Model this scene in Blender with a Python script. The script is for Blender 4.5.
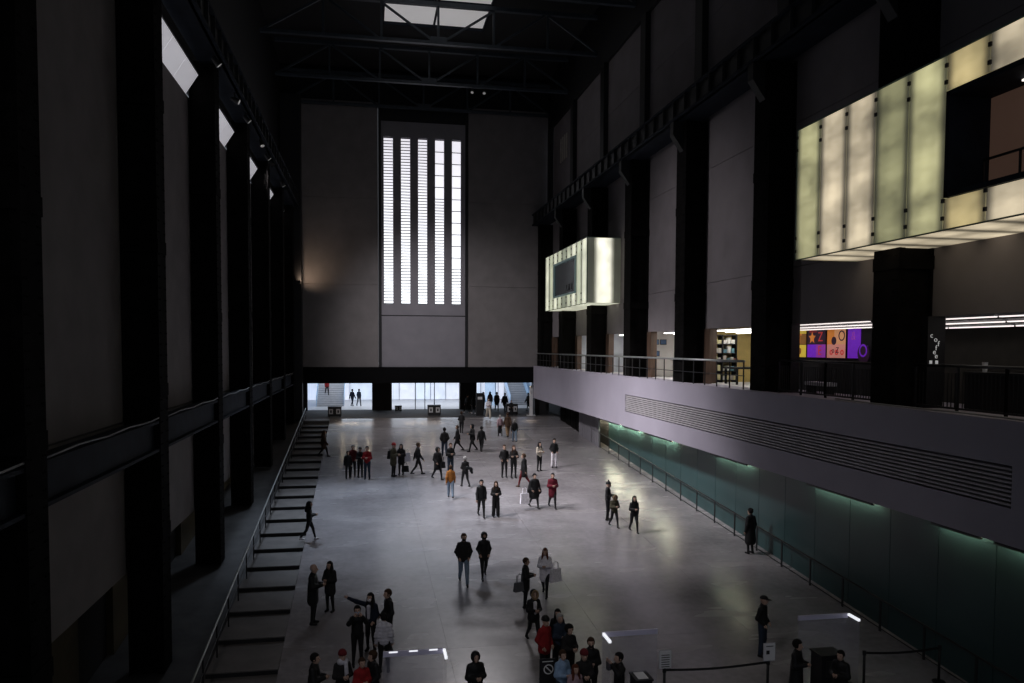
import bpy, math, random
import numpy as np
from mathutils import Vector, Matrix
random.seed(7)
for o in list(bpy.data.objects): bpy.data.objects.remove(o)
S = bpy.context.scene
COL = S.collection
# ------------------------------------------------------------------ camera
CZ = 5.9                                   # eye height above the landing at the far doors
yaw, pitch, roll = (math.radians(a) for a in (10.32, 2.7, 0.25))
fwd = Vector((math.sin(yaw)*math.cos(pitch), math.cos(yaw)*math.cos(pitch), -math.sin(pitch)))
rgt = Vector((math.cos(yaw), -math.sin(yaw), 0)); upv = rgt.cross(fwd)
r2 = rgt*math.cos(roll) + upv*math.sin(roll); u2 = upv*math.cos(roll) - rgt*math.sin(roll)
cd = bpy.data.cameras.new('camera'); cam = bpy.data.objects.new('camera', cd); COL.objects.link(cam)
cam.matrix_world = Matrix(((r2.x, u2.x, -fwd.x, 0), (r2.y, u2.y, -fwd.y, 0), (r2.z, u2.z, -fwd.z, CZ), (0, 0, 0, 1)))
cd.sensor_width = 36; cd.lens = 780/1024*36; cd.shift_y = 0.0419; cd.clip_end = 400
S.camera = cam
# ------------------------------------------------------------------ world, exposure
wd = bpy.data.worlds.new('world'); S.world = wd; wd.use_nodes = True
wd.node_tree.nodes['Background'].inputs[0].default_value = (.62, .68, .78, 1)
wd.node_tree.nodes['Background'].inputs[1].default_value = .25
S.view_settings.view_transform = 'Standard'; S.view_settings.look = 'None'
S.view_settings.exposure = 0.0; S.view_settings.gamma = 1; S.view_settings.use_curve_mapping = False
# light levels of the place (radiance of glazing and lamps)
L_WIN, L_SKY, L_CLERE, L_LOBBY = 1.75, .28, .32, .58
L_BOXBIG, L_BOXSMALL, L_STRIP, L_SHOP = .46, .58, 13.0, 4.0
FLOOD = 1000.0                             # watts per unit of floodlight
# ------------------------------------------------------------------ helpers
WL = {}                                    # world location of every object's origin
def mat(name, col, rough=.6, metal=0., var=.12, scale=3., bump=0., emit=None, estr=0., spec=.5, evar=0., stretch=(1, 1, 1), coat=0., eshape=None):
    m = bpy.data.materials.new(name); m.use_nodes = True
    nt = m.node_tree; b = nt.nodes['Principled BSDF']
    b.inputs['Roughness'].default_value = rough; b.inputs['Metallic'].default_value = metal
    b.inputs['Specular IOR Level'].default_value = spec
    b.inputs['Coat Weight'].default_value = coat
    g = nt.nodes.new('ShaderNodeNewGeometry')
    mp = nt.nodes.new('ShaderNodeMapping'); mp.inputs['Scale'].default_value = stretch
    nt.links.new(g.outputs['Position'], mp.inputs[0])
    n = nt.nodes.new('ShaderNodeTexNoise'); n.inputs['Scale'].default_value = scale; n.inputs['Detail'].default_value = 5
    nt.links.new(mp.outputs[0], n.inputs['Vector'])
    r = nt.nodes.new('ShaderNodeValToRGB')
    lo, hi = 1-var, 1+var
    r.color_ramp.elements[0].position = .3; r.color_ramp.elements[1].position = .7
    r.color_ramp.elements[0].color = (*[c*lo for c in col], 1); r.color_ramp.elements[1].color = (*[min(1, c*hi) for c in col], 1)
    nt.links.new(n.outputs['Fac'], r.inputs[0]); nt.links.new(r.outputs[0], b.inputs['Base Color'])
    if bump:
        bp = nt.nodes.new('ShaderNodeBump'); bp.inputs['Strength'].default_value = bump; bp.inputs['Distance'].default_value = .02
        n2 = nt.nodes.new('ShaderNodeTexNoise'); n2.inputs['Scale'].default_value = scale*6; n2.inputs['Detail'].default_value = 4
        nt.links.new(mp.outputs[0], n2.inputs['Vector'])
        nt.links.new(n2.outputs['Fac'], bp.inputs['Height']); nt.links.new(bp.outputs[0], b.inputs['Normal'])
    if emit:
        b.inputs['Emission Color'].default_value = (*emit, 1); b.inputs['Emission Strength'].default_value = estr
        if evar:
            mr = nt.nodes.new('ShaderNodeMapRange')
            mr.inputs['From Min'].default_value = .3; mr.inputs['From Max'].default_value = .7
            mr.inputs['To Min'].default_value = estr*(1-evar); mr.inputs['To Max'].default_value = estr*(1+evar)
            nt.links.new(n.outputs['Fac'], mr.inputs['Value']); out = mr.outputs[0]
            if eshape:                     # tubes behind the frosted glass: brighter mid panel, dim at the joints
                tc = nt.nodes.new('ShaderNodeTexCoord'); sp = nt.nodes.new('ShaderNodeSeparateXYZ'); nt.links.new(tc.outputs['Generated'], sp.inputs[0])
                cr = nt.nodes.new('ShaderNodeValToRGB'); cr.color_ramp.interpolation = 'EASE'; el = cr.color_ramp.elements
                el[0].position = 0; el[0].color = (.12, .12, .12, 1); el[1].position = 1; el[1].color = (.12, .12, .12, 1)
                for q, w in ((.24, .85), (.5, 1.), (.76, .85)): z_ = el.new(q); z_.color = (w, w, w, 1)
                nt.links.new(sp.outputs[eshape], cr.inputs[0])
                mu = nt.nodes.new('ShaderNodeMath'); mu.operation = 'MULTIPLY'; nt.links.new(out, mu.inputs[0]); nt.links.new(cr.outputs[0], mu.inputs[1]); out = mu.outputs[0]
            nt.links.new(out, b.inputs['Emission Strength'])
    return m
class MB:
    def __init__(s): s.v = []; s.f = []
    def pts(s, p, faces):
        k = len(s.v); s.v += [tuple(q) for q in p]; s.f += [tuple(k+i for i in f) for f in faces]; return s
    def hexa(s, p):                        # 4 bottom points ccw, 4 top points ccw
        return s.pts(p, [(3, 2, 1, 0), (4, 5, 6, 7), (0, 1, 5, 4), (1, 2, 6, 5), (2, 3, 7, 6), (3, 0, 4, 7)])
    def box(s, x0, x1, y0, y1, z0, z1):
        return s.hexa([(x0, y0, z0), (x1, y0, z0), (x1, y1, z0), (x0, y1, z0), (x0, y0, z1), (x1, y0, z1), (x1, y1, z1), (x0, y1, z1)])
    def bar(s, a, b, w, h=None):           # square bar from a to b
        a, b = Vector(a), Vector(b); h = h or w; d = (b-a).normalized()
        side = d.cross(Vector((0, 0, 1)))
        side = side.normalized() if side.length > 1e-4 else Vector((1, 0, 0))
        up = side.cross(d); q = []
        for c in (a, b): q += [c-side*w/2-up*h/2, c+side*w/2-up*h/2, c+side*w/2+up*h/2, c-side*w/2+up*h/2]
        return s.hexa(q)
    def tube(s, path, r, n=8):
        path = [Vector(p) for p in path]; k = len(s.v); rr = r if isinstance(r, (list, tuple)) else [r]*len(path)
        for i, p in enumerate(path):
            d = (path[min(i+1, len(path)-1)]-path[max(i-1, 0)]).normalized()
            a = d.orthogonal().normalized() if abs(d.z) > .9 else d.cross(Vector((0, 0, 1))).normalized()
            b = d.cross(a)
            for j in range(n):
                t = 2*math.pi*j/n; s.v.append(tuple(p+(a*math.cos(t)+b*math.sin(t))*rr[i]))
        for i in range(len(path)-1):
            for j in range(n):
                a0 = k+i*n+j; a1 = k+i*n+(j+1) % n; s.f.append((a0, a1, a1+n, a0+n))
        s.f.append(tuple(k+j for j in range(n))[::-1]); s.f.append(tuple(k+(len(path)-1)*n+j for j in range(n)))
        return s
    def build(s, name, m, parent=None, base=None, smooth=False, local=False):
        if not local:
            if base is None:
                if parent is not None: base = WL[parent.name]
                else:
                    a = np.array(s.v); base = ((a[:, 0].min()+a[:, 0].max())/2, (a[:, 1].min()+a[:, 1].max())/2, a[:, 2].min())
            verts = [(x-base[0], y-base[1], z-base[2]) for x, y, z in s.v]
        else: verts = s.v; base = (0, 0, 0)
        me = bpy.data.meshes.new(name); me.from_pydata(verts, [], s.f); me.update()
        if smooth: me.polygons.foreach_set('use_smooth', [True]*len(me.polygons))
        me.materials.append(m)
        return link(name, me, parent, base, local)
def link(name, me, parent=None, base=(0, 0, 0), local=False):
    o = bpy.data.objects.new(name, me); COL.objects.link(o)
    if parent is not None:
        o.parent = parent
        if not local: o.location = Vector(base)-Vector(WL[parent.name])
    else: o.location = base
    WL[o.name] = tuple(base)
    return o
def empty(name, loc, rz=0):
    o = bpy.data.objects.new(name, None); COL.objects.link(o); o.location = loc; o.rotation_euler = (0, 0, rz); o.empty_display_size = .2
    WL[o.name] = tuple(loc); return o
def tag(o, label, cat, group=None, kind=None):
    o['label'] = label
    if cat: o['category'] = cat
    if group: o['group'] = group
    if kind: o['kind'] = kind
    return o
def struct(o, label=None, cat=None):
    o['kind'] = 'structure'
    if label: o['label'] = label
    if cat: o['category'] = cat
    return o
def inst(src, name, parent, world):        # shared-mesh copy of a part
    o = src.copy(); o.name = name; COL.objects.link(o); o.parent = parent
    o.location = Vector(world)-Vector(WL[parent.name]); WL[o.name] = tuple(world); return o
def text_mesh(s, size, extrude=.004):
    c = bpy.data.curves.new('txt', 'FONT'); c.body = s; c.size = size; c.extrude = extrude; c.align_x = 'CENTER'; c.align_y = 'CENTER'; c.resolution_u = 3
    t = bpy.data.objects.new('txt', c); COL.objects.link(t); bpy.context.view_layer.update()
    me = bpy.data.meshes.new_from_object(t.evaluated_get(bpy.context.evaluated_depsgraph_get()))
    bpy.data.objects.remove(t); bpy.data.curves.remove(c); return me
def lamp(name, kind, loc, energy, col, size=.3, aim=None, spot=60, parent=None, size_y=None):
    d = bpy.data.lights.new(name, kind); d.energy = energy; d.color = col
    if kind == 'AREA':
        d.size = size
        if size_y: d.shape = 'RECTANGLE'; d.size_y = size_y
    else: d.shadow_soft_size = size
    if kind == 'SPOT': d.spot_size = math.radians(spot); d.spot_blend = 1.0
    o = bpy.data.objects.new(name, d); COL.objects.link(o); o.location = loc
    if aim is not None: o.rotation_euler = (Vector(aim)-Vector(loc)).to_track_quat('-Z', 'Y').to_euler()
    if parent is not None: o.parent = parent; o.location = Vector(loc)-Vector(WL[parent.name])
    return o
ORD = ['first', 'second', 'third', 'fourth', 'fifth', 'sixth', 'seventh', 'eighth', 'ninth']
SLOPE, Y0 = .07, 65.3
def ramp(y): return -SLOPE*max(0., Y0-y)
# ------------------------------------------------------------------ materials
M = dict(
 floor=None,
 joint=mat('joint_dark', (.10, .095, .095), .8),
 walk=mat('dark_walkway', (.075, .072, .072), .7, var=.3, scale=1.2),
 tread=mat('stair_tread', (.115, .104, .098), .5, var=.25, scale=1.5),
 wall=mat('grey_painted_concrete', (.205, .19, .19), .9, var=.1, spec=.2, scale=.9, bump=.12),
 wallc=mat('grey_window_surround', (.25, .24, .265), .85, spec=.2, var=.06, scale=.9, bump=.06),
 wallr=mat('grey_taupe_panel', (.25, .226, .235), .9, var=.1, spec=.2, scale=.7, bump=.1),
 ochre=mat('dull_ochre_panel', (.055, .042, .018), .8, var=.25, scale=.8),
 black=mat('black_steel', (.006, .006, .0065), .55, var=.3, scale=2.5, bump=.05),
 blackp=mat('black_paint', (.007, .007, .009), .65, var=.2, scale=2),
 brownst=mat('dark_steel_column', (.007, .0064, .0062), .85, spec=.04, var=.4, scale=2.2, bump=.08),
 navy=mat('blue_black_steel', (.014, .018, .026), .7, spec=.12, var=.3, scale=2, bump=.05),
 parapet=mat('lavender_grey_plaster', (.36, .335, .40), .7, var=.05, scale=.6, bump=.04),
 slat=mat('grille_slat', (.42, .40, .42), .5, var=.1),
 void=mat('dark_void', (.006, .006, .006), .9),
 teal=mat('teal_back_painted_glass', (.026, .064, .066), .36, var=.15, scale=.5, spec=.6),
 steel=mat('brushed_steel', (.42, .44, .44), .35, metal=.8, var=.08, scale=5),
 dsteel=mat('dark_metal', (.04, .04, .042), .4, metal=.5, var=.15, scale=5),
 white=mat('white_paint', (.72, .72, .74), .6, var=.05),
 pale=mat('pale_grey', (.5, .5, .54), .6, var=.06),
 wood=mat('brown_timber_jamb', (.10, .06, .04), .55, var=.25, scale=2, stretch=(4, 4, .4)),
 lintel=mat('black_lintel', (.003, .003, .0036), .75, spec=.1, var=.2),
 truss=mat('blue_grey_truss_steel', (.034, .046, .06), .5, var=.25, scale=2),
 roof=mat('dark_roof', (.008, .008, .009), .8, var=.2),
 landing=mat('dark_mat', (.05, .048, .052), .75, var=.2, scale=4),
 lobbyfl=mat('pale_lobby_floor', (.62, .6, .6), .4, var=.08),
 lobbyw=mat('lobby_white', (.7, .74, .8), .6, var=.04),
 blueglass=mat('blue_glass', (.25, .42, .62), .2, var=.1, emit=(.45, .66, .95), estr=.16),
 yellow=mat('yellow_wall', (.62, .46, .16), .7, var=.08),
 shopw=mat('shop_white', (.7, .68, .66), .7, var=.05),
 cable=mat('grey_cable', (.30, .30, .31), .6),
 skin=mat('skin', (.46, .30, .23), .55, var=.06, scale=20),
 skin2=mat('skin_tan', (.30, .18, .12), .55, var=.06, scale=20),
 eye=mat('eye_dark', (.02, .015, .012), .3),
)

def floor_mat():
    m = bpy.data.materials.new('polished_concrete'); m.use_nodes = True; nt = m.node_tree; b = nt.nodes['Principled BSDF']; N = nt.nodes.new; K = nt.links.new
    g = N('ShaderNodeNewGeometry')
    def noise(scale, st, det=6):
        mp = N('ShaderNodeMapping'); mp.inputs['Scale'].default_value = st; K(g.outputs['Position'], mp.inputs[0])
        n = N('ShaderNodeTexNoise'); n.inputs['Scale'].default_value = scale; n.inputs['Detail'].default_value = det; K(mp.outputs[0], n.inputs['Vector']); return n.outputs['Fac']
    a = noise(.22, (1, 1, 1)); c = noise(.8, (.5, 1.4, 1), 2); d = noise(4.5, (1, 1, 1), 8)
    s1 = N('ShaderNodeMath'); s1.operation = 'MULTIPLY_ADD'; s1.inputs[1].default_value = .22; K(c, s1.inputs[0]); K(a, s1.inputs[2])
    s2 = N('ShaderNodeMath'); s2.operation = 'MULTIPLY_ADD'; s2.inputs[1].default_value = .40; K(d, s2.inputs[0]); K(s1.outputs[0], s2.inputs[2])
    r = N('ShaderNodeValToRGB'); r.color_ramp.elements[0].position = .68; r.color_ramp.elements[1].position = 1.12
    r.color_ramp.elements[0].position = .62; r.color_ramp.elements[1].position = 1.0
    r.color_ramp.elements[0].color = (.20, .188, .195, 1); r.color_ramp.elements[1].color = (.36, .338, .348, 1)
    K(s2.outputs[0], r.inputs[0]); K(r.outputs[0], b.inputs['Base Color'])
    mr = N('ShaderNodeMapRange'); mr.inputs['From Min'].default_value = .3; mr.inputs['From Max'].default_value = .7; mr.inputs['To Min'].default_value = .19; mr.inputs['To Max'].default_value = .29
    K(c, mr.inputs['Value']); K(mr.outputs[0], b.inputs['Roughness']); b.inputs['Specular IOR Level'].default_value = .85
    bp = N('ShaderNodeBump'); bp.inputs['Strength'].default_value = .05; bp.inputs['Distance'].default_value = .03; K(d, bp.inputs['Height']); K(bp.outputs[0], b.inputs['Normal'])
    return m
M['floor'] = floor_mat()
# ================================================================== THE SETTING
FY = 65.5                                   # plane of the far wall
XL, XWL = -5.92, -6.9                       # left column faces, left wall
XR, XWR = 14.09, 15.15                      # right column faces, right wall
RC = [65.3, 57.7, 49.95, 42.3, 34.8, 27.3, 20.1, 12.6, 5.1]       # far corners of the right columns
LC = [64.27, 57.45, 49.6, 41.57, 33.4, 24.62, 15.75, 7.2]         # far corners of the left columns
WR_, WLc = 1.1, .9                          # column widths along the hall
# ---- floor: sloping slabs with open joints
def sx_r(y): return -3.24+(65.3-y)*.0165    # edge between ramp and steps
def sx_l(y): return -5.25+(65.3-y)*.019     # outer edge of the steps
fb = MB(); fb.hexa([(sx_r(-8), -8, ramp(-8)-.5), (16.6, -8, ramp(-8)-.5), (16.6, Y0, -.5), (sx_r(Y0), Y0, -.5),
                    (sx_r(-8), -8, ramp(-8)-.02), (16.6, -8, ramp(-8)-.02), (16.6, Y0, -.02), (sx_r(Y0), Y0, -.02)])
floor = struct(fb.build('floor', M['joint']), 'grey polished concrete ramp rising to the far doors', None)
nx, dy = 4, 6.1
for j in range(12):
    ya, yb = Y0-(j+1)*dy+.003, Y0-j*dy-.003
    for i in range(nx):
        def xe(t, y): return sx_r(y)+(16.5-sx_r(y))*t
        t0, t1 = i/nx, (i+1)/nx; g = .003 if i else 0
        b = MB()
        lo = [(xe(t0, ya)+g, ya), (xe(t1, ya)-.003, ya), (xe(t1, yb)-.003, yb), (xe(t0, yb)+g, yb)]
        b.hexa([(x, y, ramp(y)-.1) for x, y in lo]+[(x, y, ramp(y)) for x, y in lo])
        b.build('slab', M['floor'], floor)
b = MB(); b.box(-7.2, 16.6, Y0, 74.5, -.4, 0.0)
struct(b.build('floor_landing', M['landing']), 'dark matting on the flat landing before the doors')
b = MB()
def wz(y): return -.1-.09*max(0, 63.5-y)
b.hexa([(-9.5, -8, wz(-8)-.4), (-3.6, -8, wz(-8)-.4), (-5.2, 65.3, -.5), (-9.5, 65.3, -.5), (-9.5, -8, wz(-8)), (-3.6, -8, wz(-8)), (-5.2, 65.3, wz(65.3)), (-9.5, 65.3, wz(65.3))])
struct(b.build('floor_walkway', M['walk']), 'dark sloping walkway at the foot of the left columns')
# ---- steps beside the ramp
sf = empty('stair_flight', (sx_l(45)+1, 45, ramp(45)-.3))
tag(sf, 'long flight of shallow wide concrete steps beside the ramp', 'stairs')
y = 63.5; k = 0
while y > 2:
    y1 = y-2.08; zt = ramp(y1)+.0+.07
    b = MB(); q = [(sx_l(y1), y1), (sx_r(y1)-.01, y1), (sx_r(y)-.01, y), (sx_l(y), y)]
    b.hexa([(a, c, zt-.75) for a, c in q]+[(a, c, zt) for a, c in q]); b.build('step', M['tread'], sf)
    b = MB(); b.hexa([(sx_l(y1), y1-.012, zt-.17), (sx_r(y1)-.01, y1-.012, zt-.17), (sx_r(y1)-.01, y1, zt-.17), (sx_l(y1), y1, zt-.17),
                      (sx_l(y1), y1-.012, zt-.03), (sx_r(y1)-.01, y1-.012, zt-.03), (sx_r(y1)-.01, y1, zt-.03), (sx_l(y1), y1, zt-.03)])
    b.build('riser', M['blackp'], sf); y = y1
b = MB(); b.hexa([(sx_l(63.5), 63.5, -.4), (sx_r(63.5)-.01, 63.5, -.4), (sx_r(65.3)-.01, 65.29, -.4), (sx_l(65.3), 65.29, -.4), (sx_l(63.5), 63.5, .03), (sx_r(63.5)-.01, 63.5, .03), (sx_r(65.3)-.01, 65.29, .03), (sx_l(65.3), 65.29, .03)])
b.build('step', M['tread'], sf)
# handrail along the steps
hr = empty('stair_handrail', (sx_l(45)+.1, 45, ramp(45))); tag(hr, 'slim steel handrail on posts along the left of the steps', 'handrail')
ys = list(np.arange(64.6, 18, -2.08)); P = lambda y, h: (sx_l(y)+.12, y, ramp(y)+h)
b = MB(); b.tube([P(y, 1.0) for y in ys], .035); b.build('top_rail', M['steel'], hr, smooth=True)
b = MB(); b.tube([P(y, .55) for y in ys], .02); b.build('middle_rail', M['dsteel'], hr, smooth=True)
for y in ys: b = MB(); b.tube([P(y, 0.0), P(y, 1.0)], .025, 6); b.build('post', M['dsteel'], hr)
# ---- far wall
wf = empty('wall_far', (4, FY, 4.25)); struct(wf, 'far end wall of grey concrete either side of the tall window')
def panel(parent, m, x0, x1, y0, y1, z0, z1, name='panel'):
    b = MB(); b.box(x0, x1, y0, y1, z0, z1); return b.build(name, m, parent)
for z0, z1 in ((4.25, 11.0), (11.02, 18.0), (18.02, 25.8)):
    panel(wf, M['wall'], -7.2, .70, FY, FY+.5, z0, z1); panel(wf, M['wall'], 8.16, 16.5, FY, FY+.5, z0, z1)
panel(wf, M['blackp'], .72, .95, FY+.05, FY+.5, 4.25, 25.8, 'strip'); panel(wf, M['blackp'], 7.90, 8.14, FY+.05, FY+.5, 4.25, 25.8, 'strip')
panel(wf, M['wallc'], .95, 7.90, FY+.12, FY+.6, 4.25, 8.48); panel(wf, M['blackp'], .95, 7.90, FY+.2, FY+.6, 8.48, 8.56, 'joint')
panel(wf, M['wallc'], .95, 7.90, FY+.12, FY+.6, 8.56, 9.45); panel(wf, M['wallc'], .95, 7.90, FY+.12, FY+.6, 23.15, 24.4)
panel(wf, M['roof'], -7.2, 16.5, FY, FY+.5, 25.8, 29)
panel(wf, M['blackp'], .95, 7.90, FY+.3, FY+.6, 24.4, 25.8)
panel(wf, M['lintel'], -7.2, 13.79, FY-.05, FY+.45, 2.91, 4.25, 'lintel')
panel(wf, M['lintel'], 13.79, 16.5, FY+.02, FY+.45, 2.91, 4.25, 'lintel')
# tall window: five slots with stacked panes
w1 = empty('window_1', (4.4, FY+.3, 9.45)); struct(w1, 'tall west window of five narrow glazed slots')
gm = [mat('daylit_glass_%d' % i, (.8, .82, .85), .3, var=.03, emit=c, estr=L_WIN*f) for i, (c, f) in enumerate([((.95-.03*k/13, .92+.04*k/13, 1), .50+.36*k/13) for k in range(13, -1, -1)])]
SX = [1.17+1.405*i for i in range(5)]; NP = 14; Z0, Z1 = 9.52, 23.12; ph = (Z1-Z0)/NP
edges = [.95]+[e for x in SX for e in (x, x+.75)]+[7.90]
for i in range(0, len(edges), 2): panel(w1, M['wallc'], edges[i], edges[i+1], FY+.12, FY+.6, 9.45, 23.15, 'mullion')
pane0 = {}
for i, x in enumerate(SX):
    for k in range(NP):
        kind = k
        key = kind
        loc = (x, FY+.42, Z0+k*ph)
        if key not in pane0:
            b = MB(); b.box(0, .75, 0, .04, .03, ph-.03); b.v = [(p[0]+loc[0], p[1]+loc[1], p[2]+loc[2]) for p in b.v]
            pane0[key] = b.build('pane', gm[kind], w1, base=loc)
        else: inst(pane0[key], 'pane', w1, loc)
    b = MB()
    for k in range(NP+1): b.box(x, x+.75, FY+.38, FY+.46, Z0+k*ph-.03, Z0+k*ph+.03)
    b.build('glazing_bar', M['navy'], w1)
    b = MB()                                # fine louvre blades behind the glass line
    top = NP if i < 3 else (9 if i == 3 else 3)
    for k in range(top):
        for q in range(1, 4): b.box(x, x+.75, FY+.385, FY+.415, Z0+(k+q/4)*ph-.03, Z0+(k+q/4)*ph+.03)
    o = b.build('louvre_blades', mat('louvre_%d' % i, (.22, .23, .25), .6), w1); o['kind'] = 'stuff'
# ---- left wall
wl = empty('wall_left', (XWL, 35, 0)); struct(wl, 'left side wall of grey concrete panels between black columns')
LB = [65.5]+LC
for i in range(len(LC)):
    ya, yb = (LC[i], LB[i]-WLc if i else 65.5)
    if i: ya, yb = LC[i], LC[i-1]-WLc
    panel(wl, M['wall'], XWL-.4, XWL, ya-WLc-.05, yb+.05, 3.75, 15.55)
    panel(wl, M['wall'], XWL-.4, XWL, ya-WLc-.05, yb+.05, -.62, 3.70, 'lower_panel')
    panel(wl, M['ochre'], XWL-1.1, XWL-.9, ya+.8, yb-1.2, wz(ya)-1, -.3, 'doorway_panel')
panel(wl, M['void'], XWL-1.6, XWL-1.1, -8, 66, -9, 0, 'recess'); panel(wl, M['blackp'], XWL-.6, XWL-.1, -8, 66, 16.45, 29, 'upper_wall')
panel(wl, M['wall'], XWL-.4, XWL, -8, 6.2, -.62, 15.55)
panel(wl, M['void'], XWL-1.2, XWL-.38, -8, 66, -.3, -.1, 'soffit')
def rivets(x, y0, y1, z0, z1, axis, step, cols):
    b = MB()
    z = z0
    while z < z1:
        for c in cols:
            r = .028
            if axis == 'x': y = y0+(y1-y0)*c; p = [(x, y-r, z-r), (x, y+r, z-r), (x, y+r, z+r), (x, y-r, z+r), (x+(.03 if x < 0 else -.03), y, z)]
            else: xx = x+(y1-x)*c; p = [(xx-r, y0, z-r), (xx+r, y0, z-r), (xx+r, y0, z+r), (xx-r, y0, z+r), (xx, y0-.03, z)]
            b.pts(p, [(0, 1, 4), (1, 2, 4), (2, 3, 4), (3, 0, 4)])
        z += step
    return b
def column(label, x_face, x_wall, y0, y1, z0, z1, riv):
    s = 1 if x_face < 0 else -1             # direction from wall to hall
    c = empty('steel_column', ((x_face+x_wall)/2, (y0+y1)/2, z0)); tag(c, label, 'column', 'black steel columns')
    xs = sorted((x_wall, x_face-s*.05)); b = MB(); b.box(xs[0], xs[1], y0+.12, y1-.12, z0, z1); b.build('web', M['brownst'], c)
    front = None
    for xa, xb in ((x_face-s*.06, x_face), (x_wall+s*.02, x_wall+s*.08)):
        b = MB(); b.box(min(xa, xb), max(xa, xb), y0, y1, z0, z1); fl = b.build('flange', M['brownst'], c); front = fl if xb == x_face else front
    for (ya, yb) in ((y0+.04, y0+.12), (y1-.12, y1-.04)):
        b = MB(); xa, xb = sorted((x_face-s*.06, x_face-s*.2)); b.box(xa, xb, ya, yb, z0, z1); b.build('angle_plate', M['brownst'], c)
    nb = int((z1-z0)//5)
    for q in range(1, nb+1):
        z = z0+q*(z1-z0)/(nb+1); b = MB(); xa, xb = sorted((x_face+s*.02, x_wall)); b.box(xa, xb, y0-.015, y1+.015, z-.18, z+.18); b.build('splice_plate', M['brownst'], c)
    if riv:
        b = rivets(x_face, y0, y1, z0+.3, z1, 'x', .32, (.1, .22, .78, .9)); b2 = rivets(x_face-s*.16, y0+.04, x_wall+s*.1, z0+.3, z1, 'y', .32, (0., .5, .95))
        n = len(b.v); b.v += b2.v; b.f += [tuple(n+i for i in f) for f in b2.f]
        b.build('rivets', M['brownst'], front)['kind'] = 'stuff'
    return c
for i, y in enumerate(LC):
    column('%s black riveted steel column from the far wall, left side' % ORD[i], XL, XWL, y-WLc, y, wz(y)-.02, 17.0, i >= 2)
cc = MB(); cc.box(-6.9, -5.36, 64.4, 65.45, .02, 25.8)
tag(cc.build('corner_column', M['blackp']), 'plain black corner pier at the left of the far wall', 'pier')
# horizontal beams between left columns, each with flanges
for i in range(len(LC)):
    ya = LC[i]; yb = (LC[i-1]-WLc) if i else 64.4
    if i == 0: ya = LC[0]; continue
    e = empty('steel_beam', (-6.2, (ya+yb)/2, 2.88)); tag(e, 'dark blue steel beam between left columns, %s bay from the far wall' % ORD[i-1], 'beam', 'left tie beams')
    b = MB(); b.box(-6.3, -6.1, ya, yb, 2.95, 3.7); b.build('web', M['navy'], e)
    b = MB(); b.box(-6.5, -5.95, ya, yb, 3.68, 3.76); b.build('top_flange', M['navy'], e)
    b = MB(); b.box(-6.5, -5.95, ya, yb, 2.88, 2.96); b.build('bottom_flange', M['navy'], e)
    b = MB(); n = 9
    pth = [(-5.97+.03*math.sin(q*1.7), ya+(yb-ya)*q/n, 3.80+.05*abs(math.sin(q*2.3))) for q in range(n+1)]
    b.tube(pth, .022, 6); tag(b.build('cable', M['cable'], smooth=True), 'grey cable lying along the left tie beam, %s bay from the far wall' % ORD[i-1], 'cable', 'cables on left beams')
# sloped clerestory windows above the left panels
cg = mat('clerestory_glass', (.8, .8, .84), .3, var=.04, emit=(.95, .93, 1.0), estr=L_CLERE)
for i in range(1, 6):
    ya, yb = LC[i]+.02, LC[i-1]-WLc-.02
    w = empty('window_%d' % (i+1), (-6.8, (ya+yb)/2, 15.6)); struct(w, 'sloped skylight strip high on the left wall, %s bay from the far wall' % ORD[i-1])
    n = 4
    for q in range(n):
        p0, p1 = ya+(yb-ya)*q/n+.015, ya+(yb-ya)*(q+1)/n-.015
        b = MB(); b.hexa([(-7.05, p0, 15.62), (-7.02, p0, 15.60), (-7.02, p1, 15.60), (-7.05, p1, 15.62), (-6.55, p0, 16.42), (-6.51, p0, 16.40), (-6.51, p1, 16.40), (-6.55, p1, 16.42)])
        b.build('pane', cg, w)
    b = MB()
    for z, x in ((15.58, -7.06), (16.45, -6.51)): b.box(x-.05, x+.05, ya, yb, z-.05, z+.05)
    b.build('window_frame', M['blackp'], w)
# crane girders
def girder(label, x0, x1, z0, z1):
    e = empty('crane_girder', ((x0+x1)/2, 30, z0)); tag(e, label, 'girder')
    s = 1 if x0 < 0 else -1; xi, xo = (x1, x0) if x0 < 0 else (x0, x1)
    xa, xb = sorted((xi-s*.12, xi-s*.22)); b = MB(); b.box(xa, xb, -8, 65.3, z0, z1); b.build('web', M['black'], e)
    for z in (z0, z1-.1): b = MB(); b.box(x0, x1, -8, 65.3, z, z+.1); b.build('flange', M['navy'], e)
    xm = xi-s*.3; b = MB(); b.box(xm-.05, xm+.05, -8, 65.3, z1, z1+.13); b.build('rail', M['dsteel'], e)
    st = None; y = 64
    while y > 0:
        if st is None:
            b = MB(); xa, xb = sorted((xi, xi-s*.12)); b.box(xa, xb, y-.03, y+.03, z0+.1, z1-.1); b = b.build('stiffener', M['black'], e, base=(xi, y, z0)); st = b
        else: inst(st, 'stiffener', e, (xi, y, z0))
        y -= 1.25
girder('black riveted crane girder running along the left columns', -6.5, -5.45, 16.9, 17.9)
girder('black riveted crane girder running along the right columns', 13.55, 14.9, 16.2, 17.15)
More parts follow.
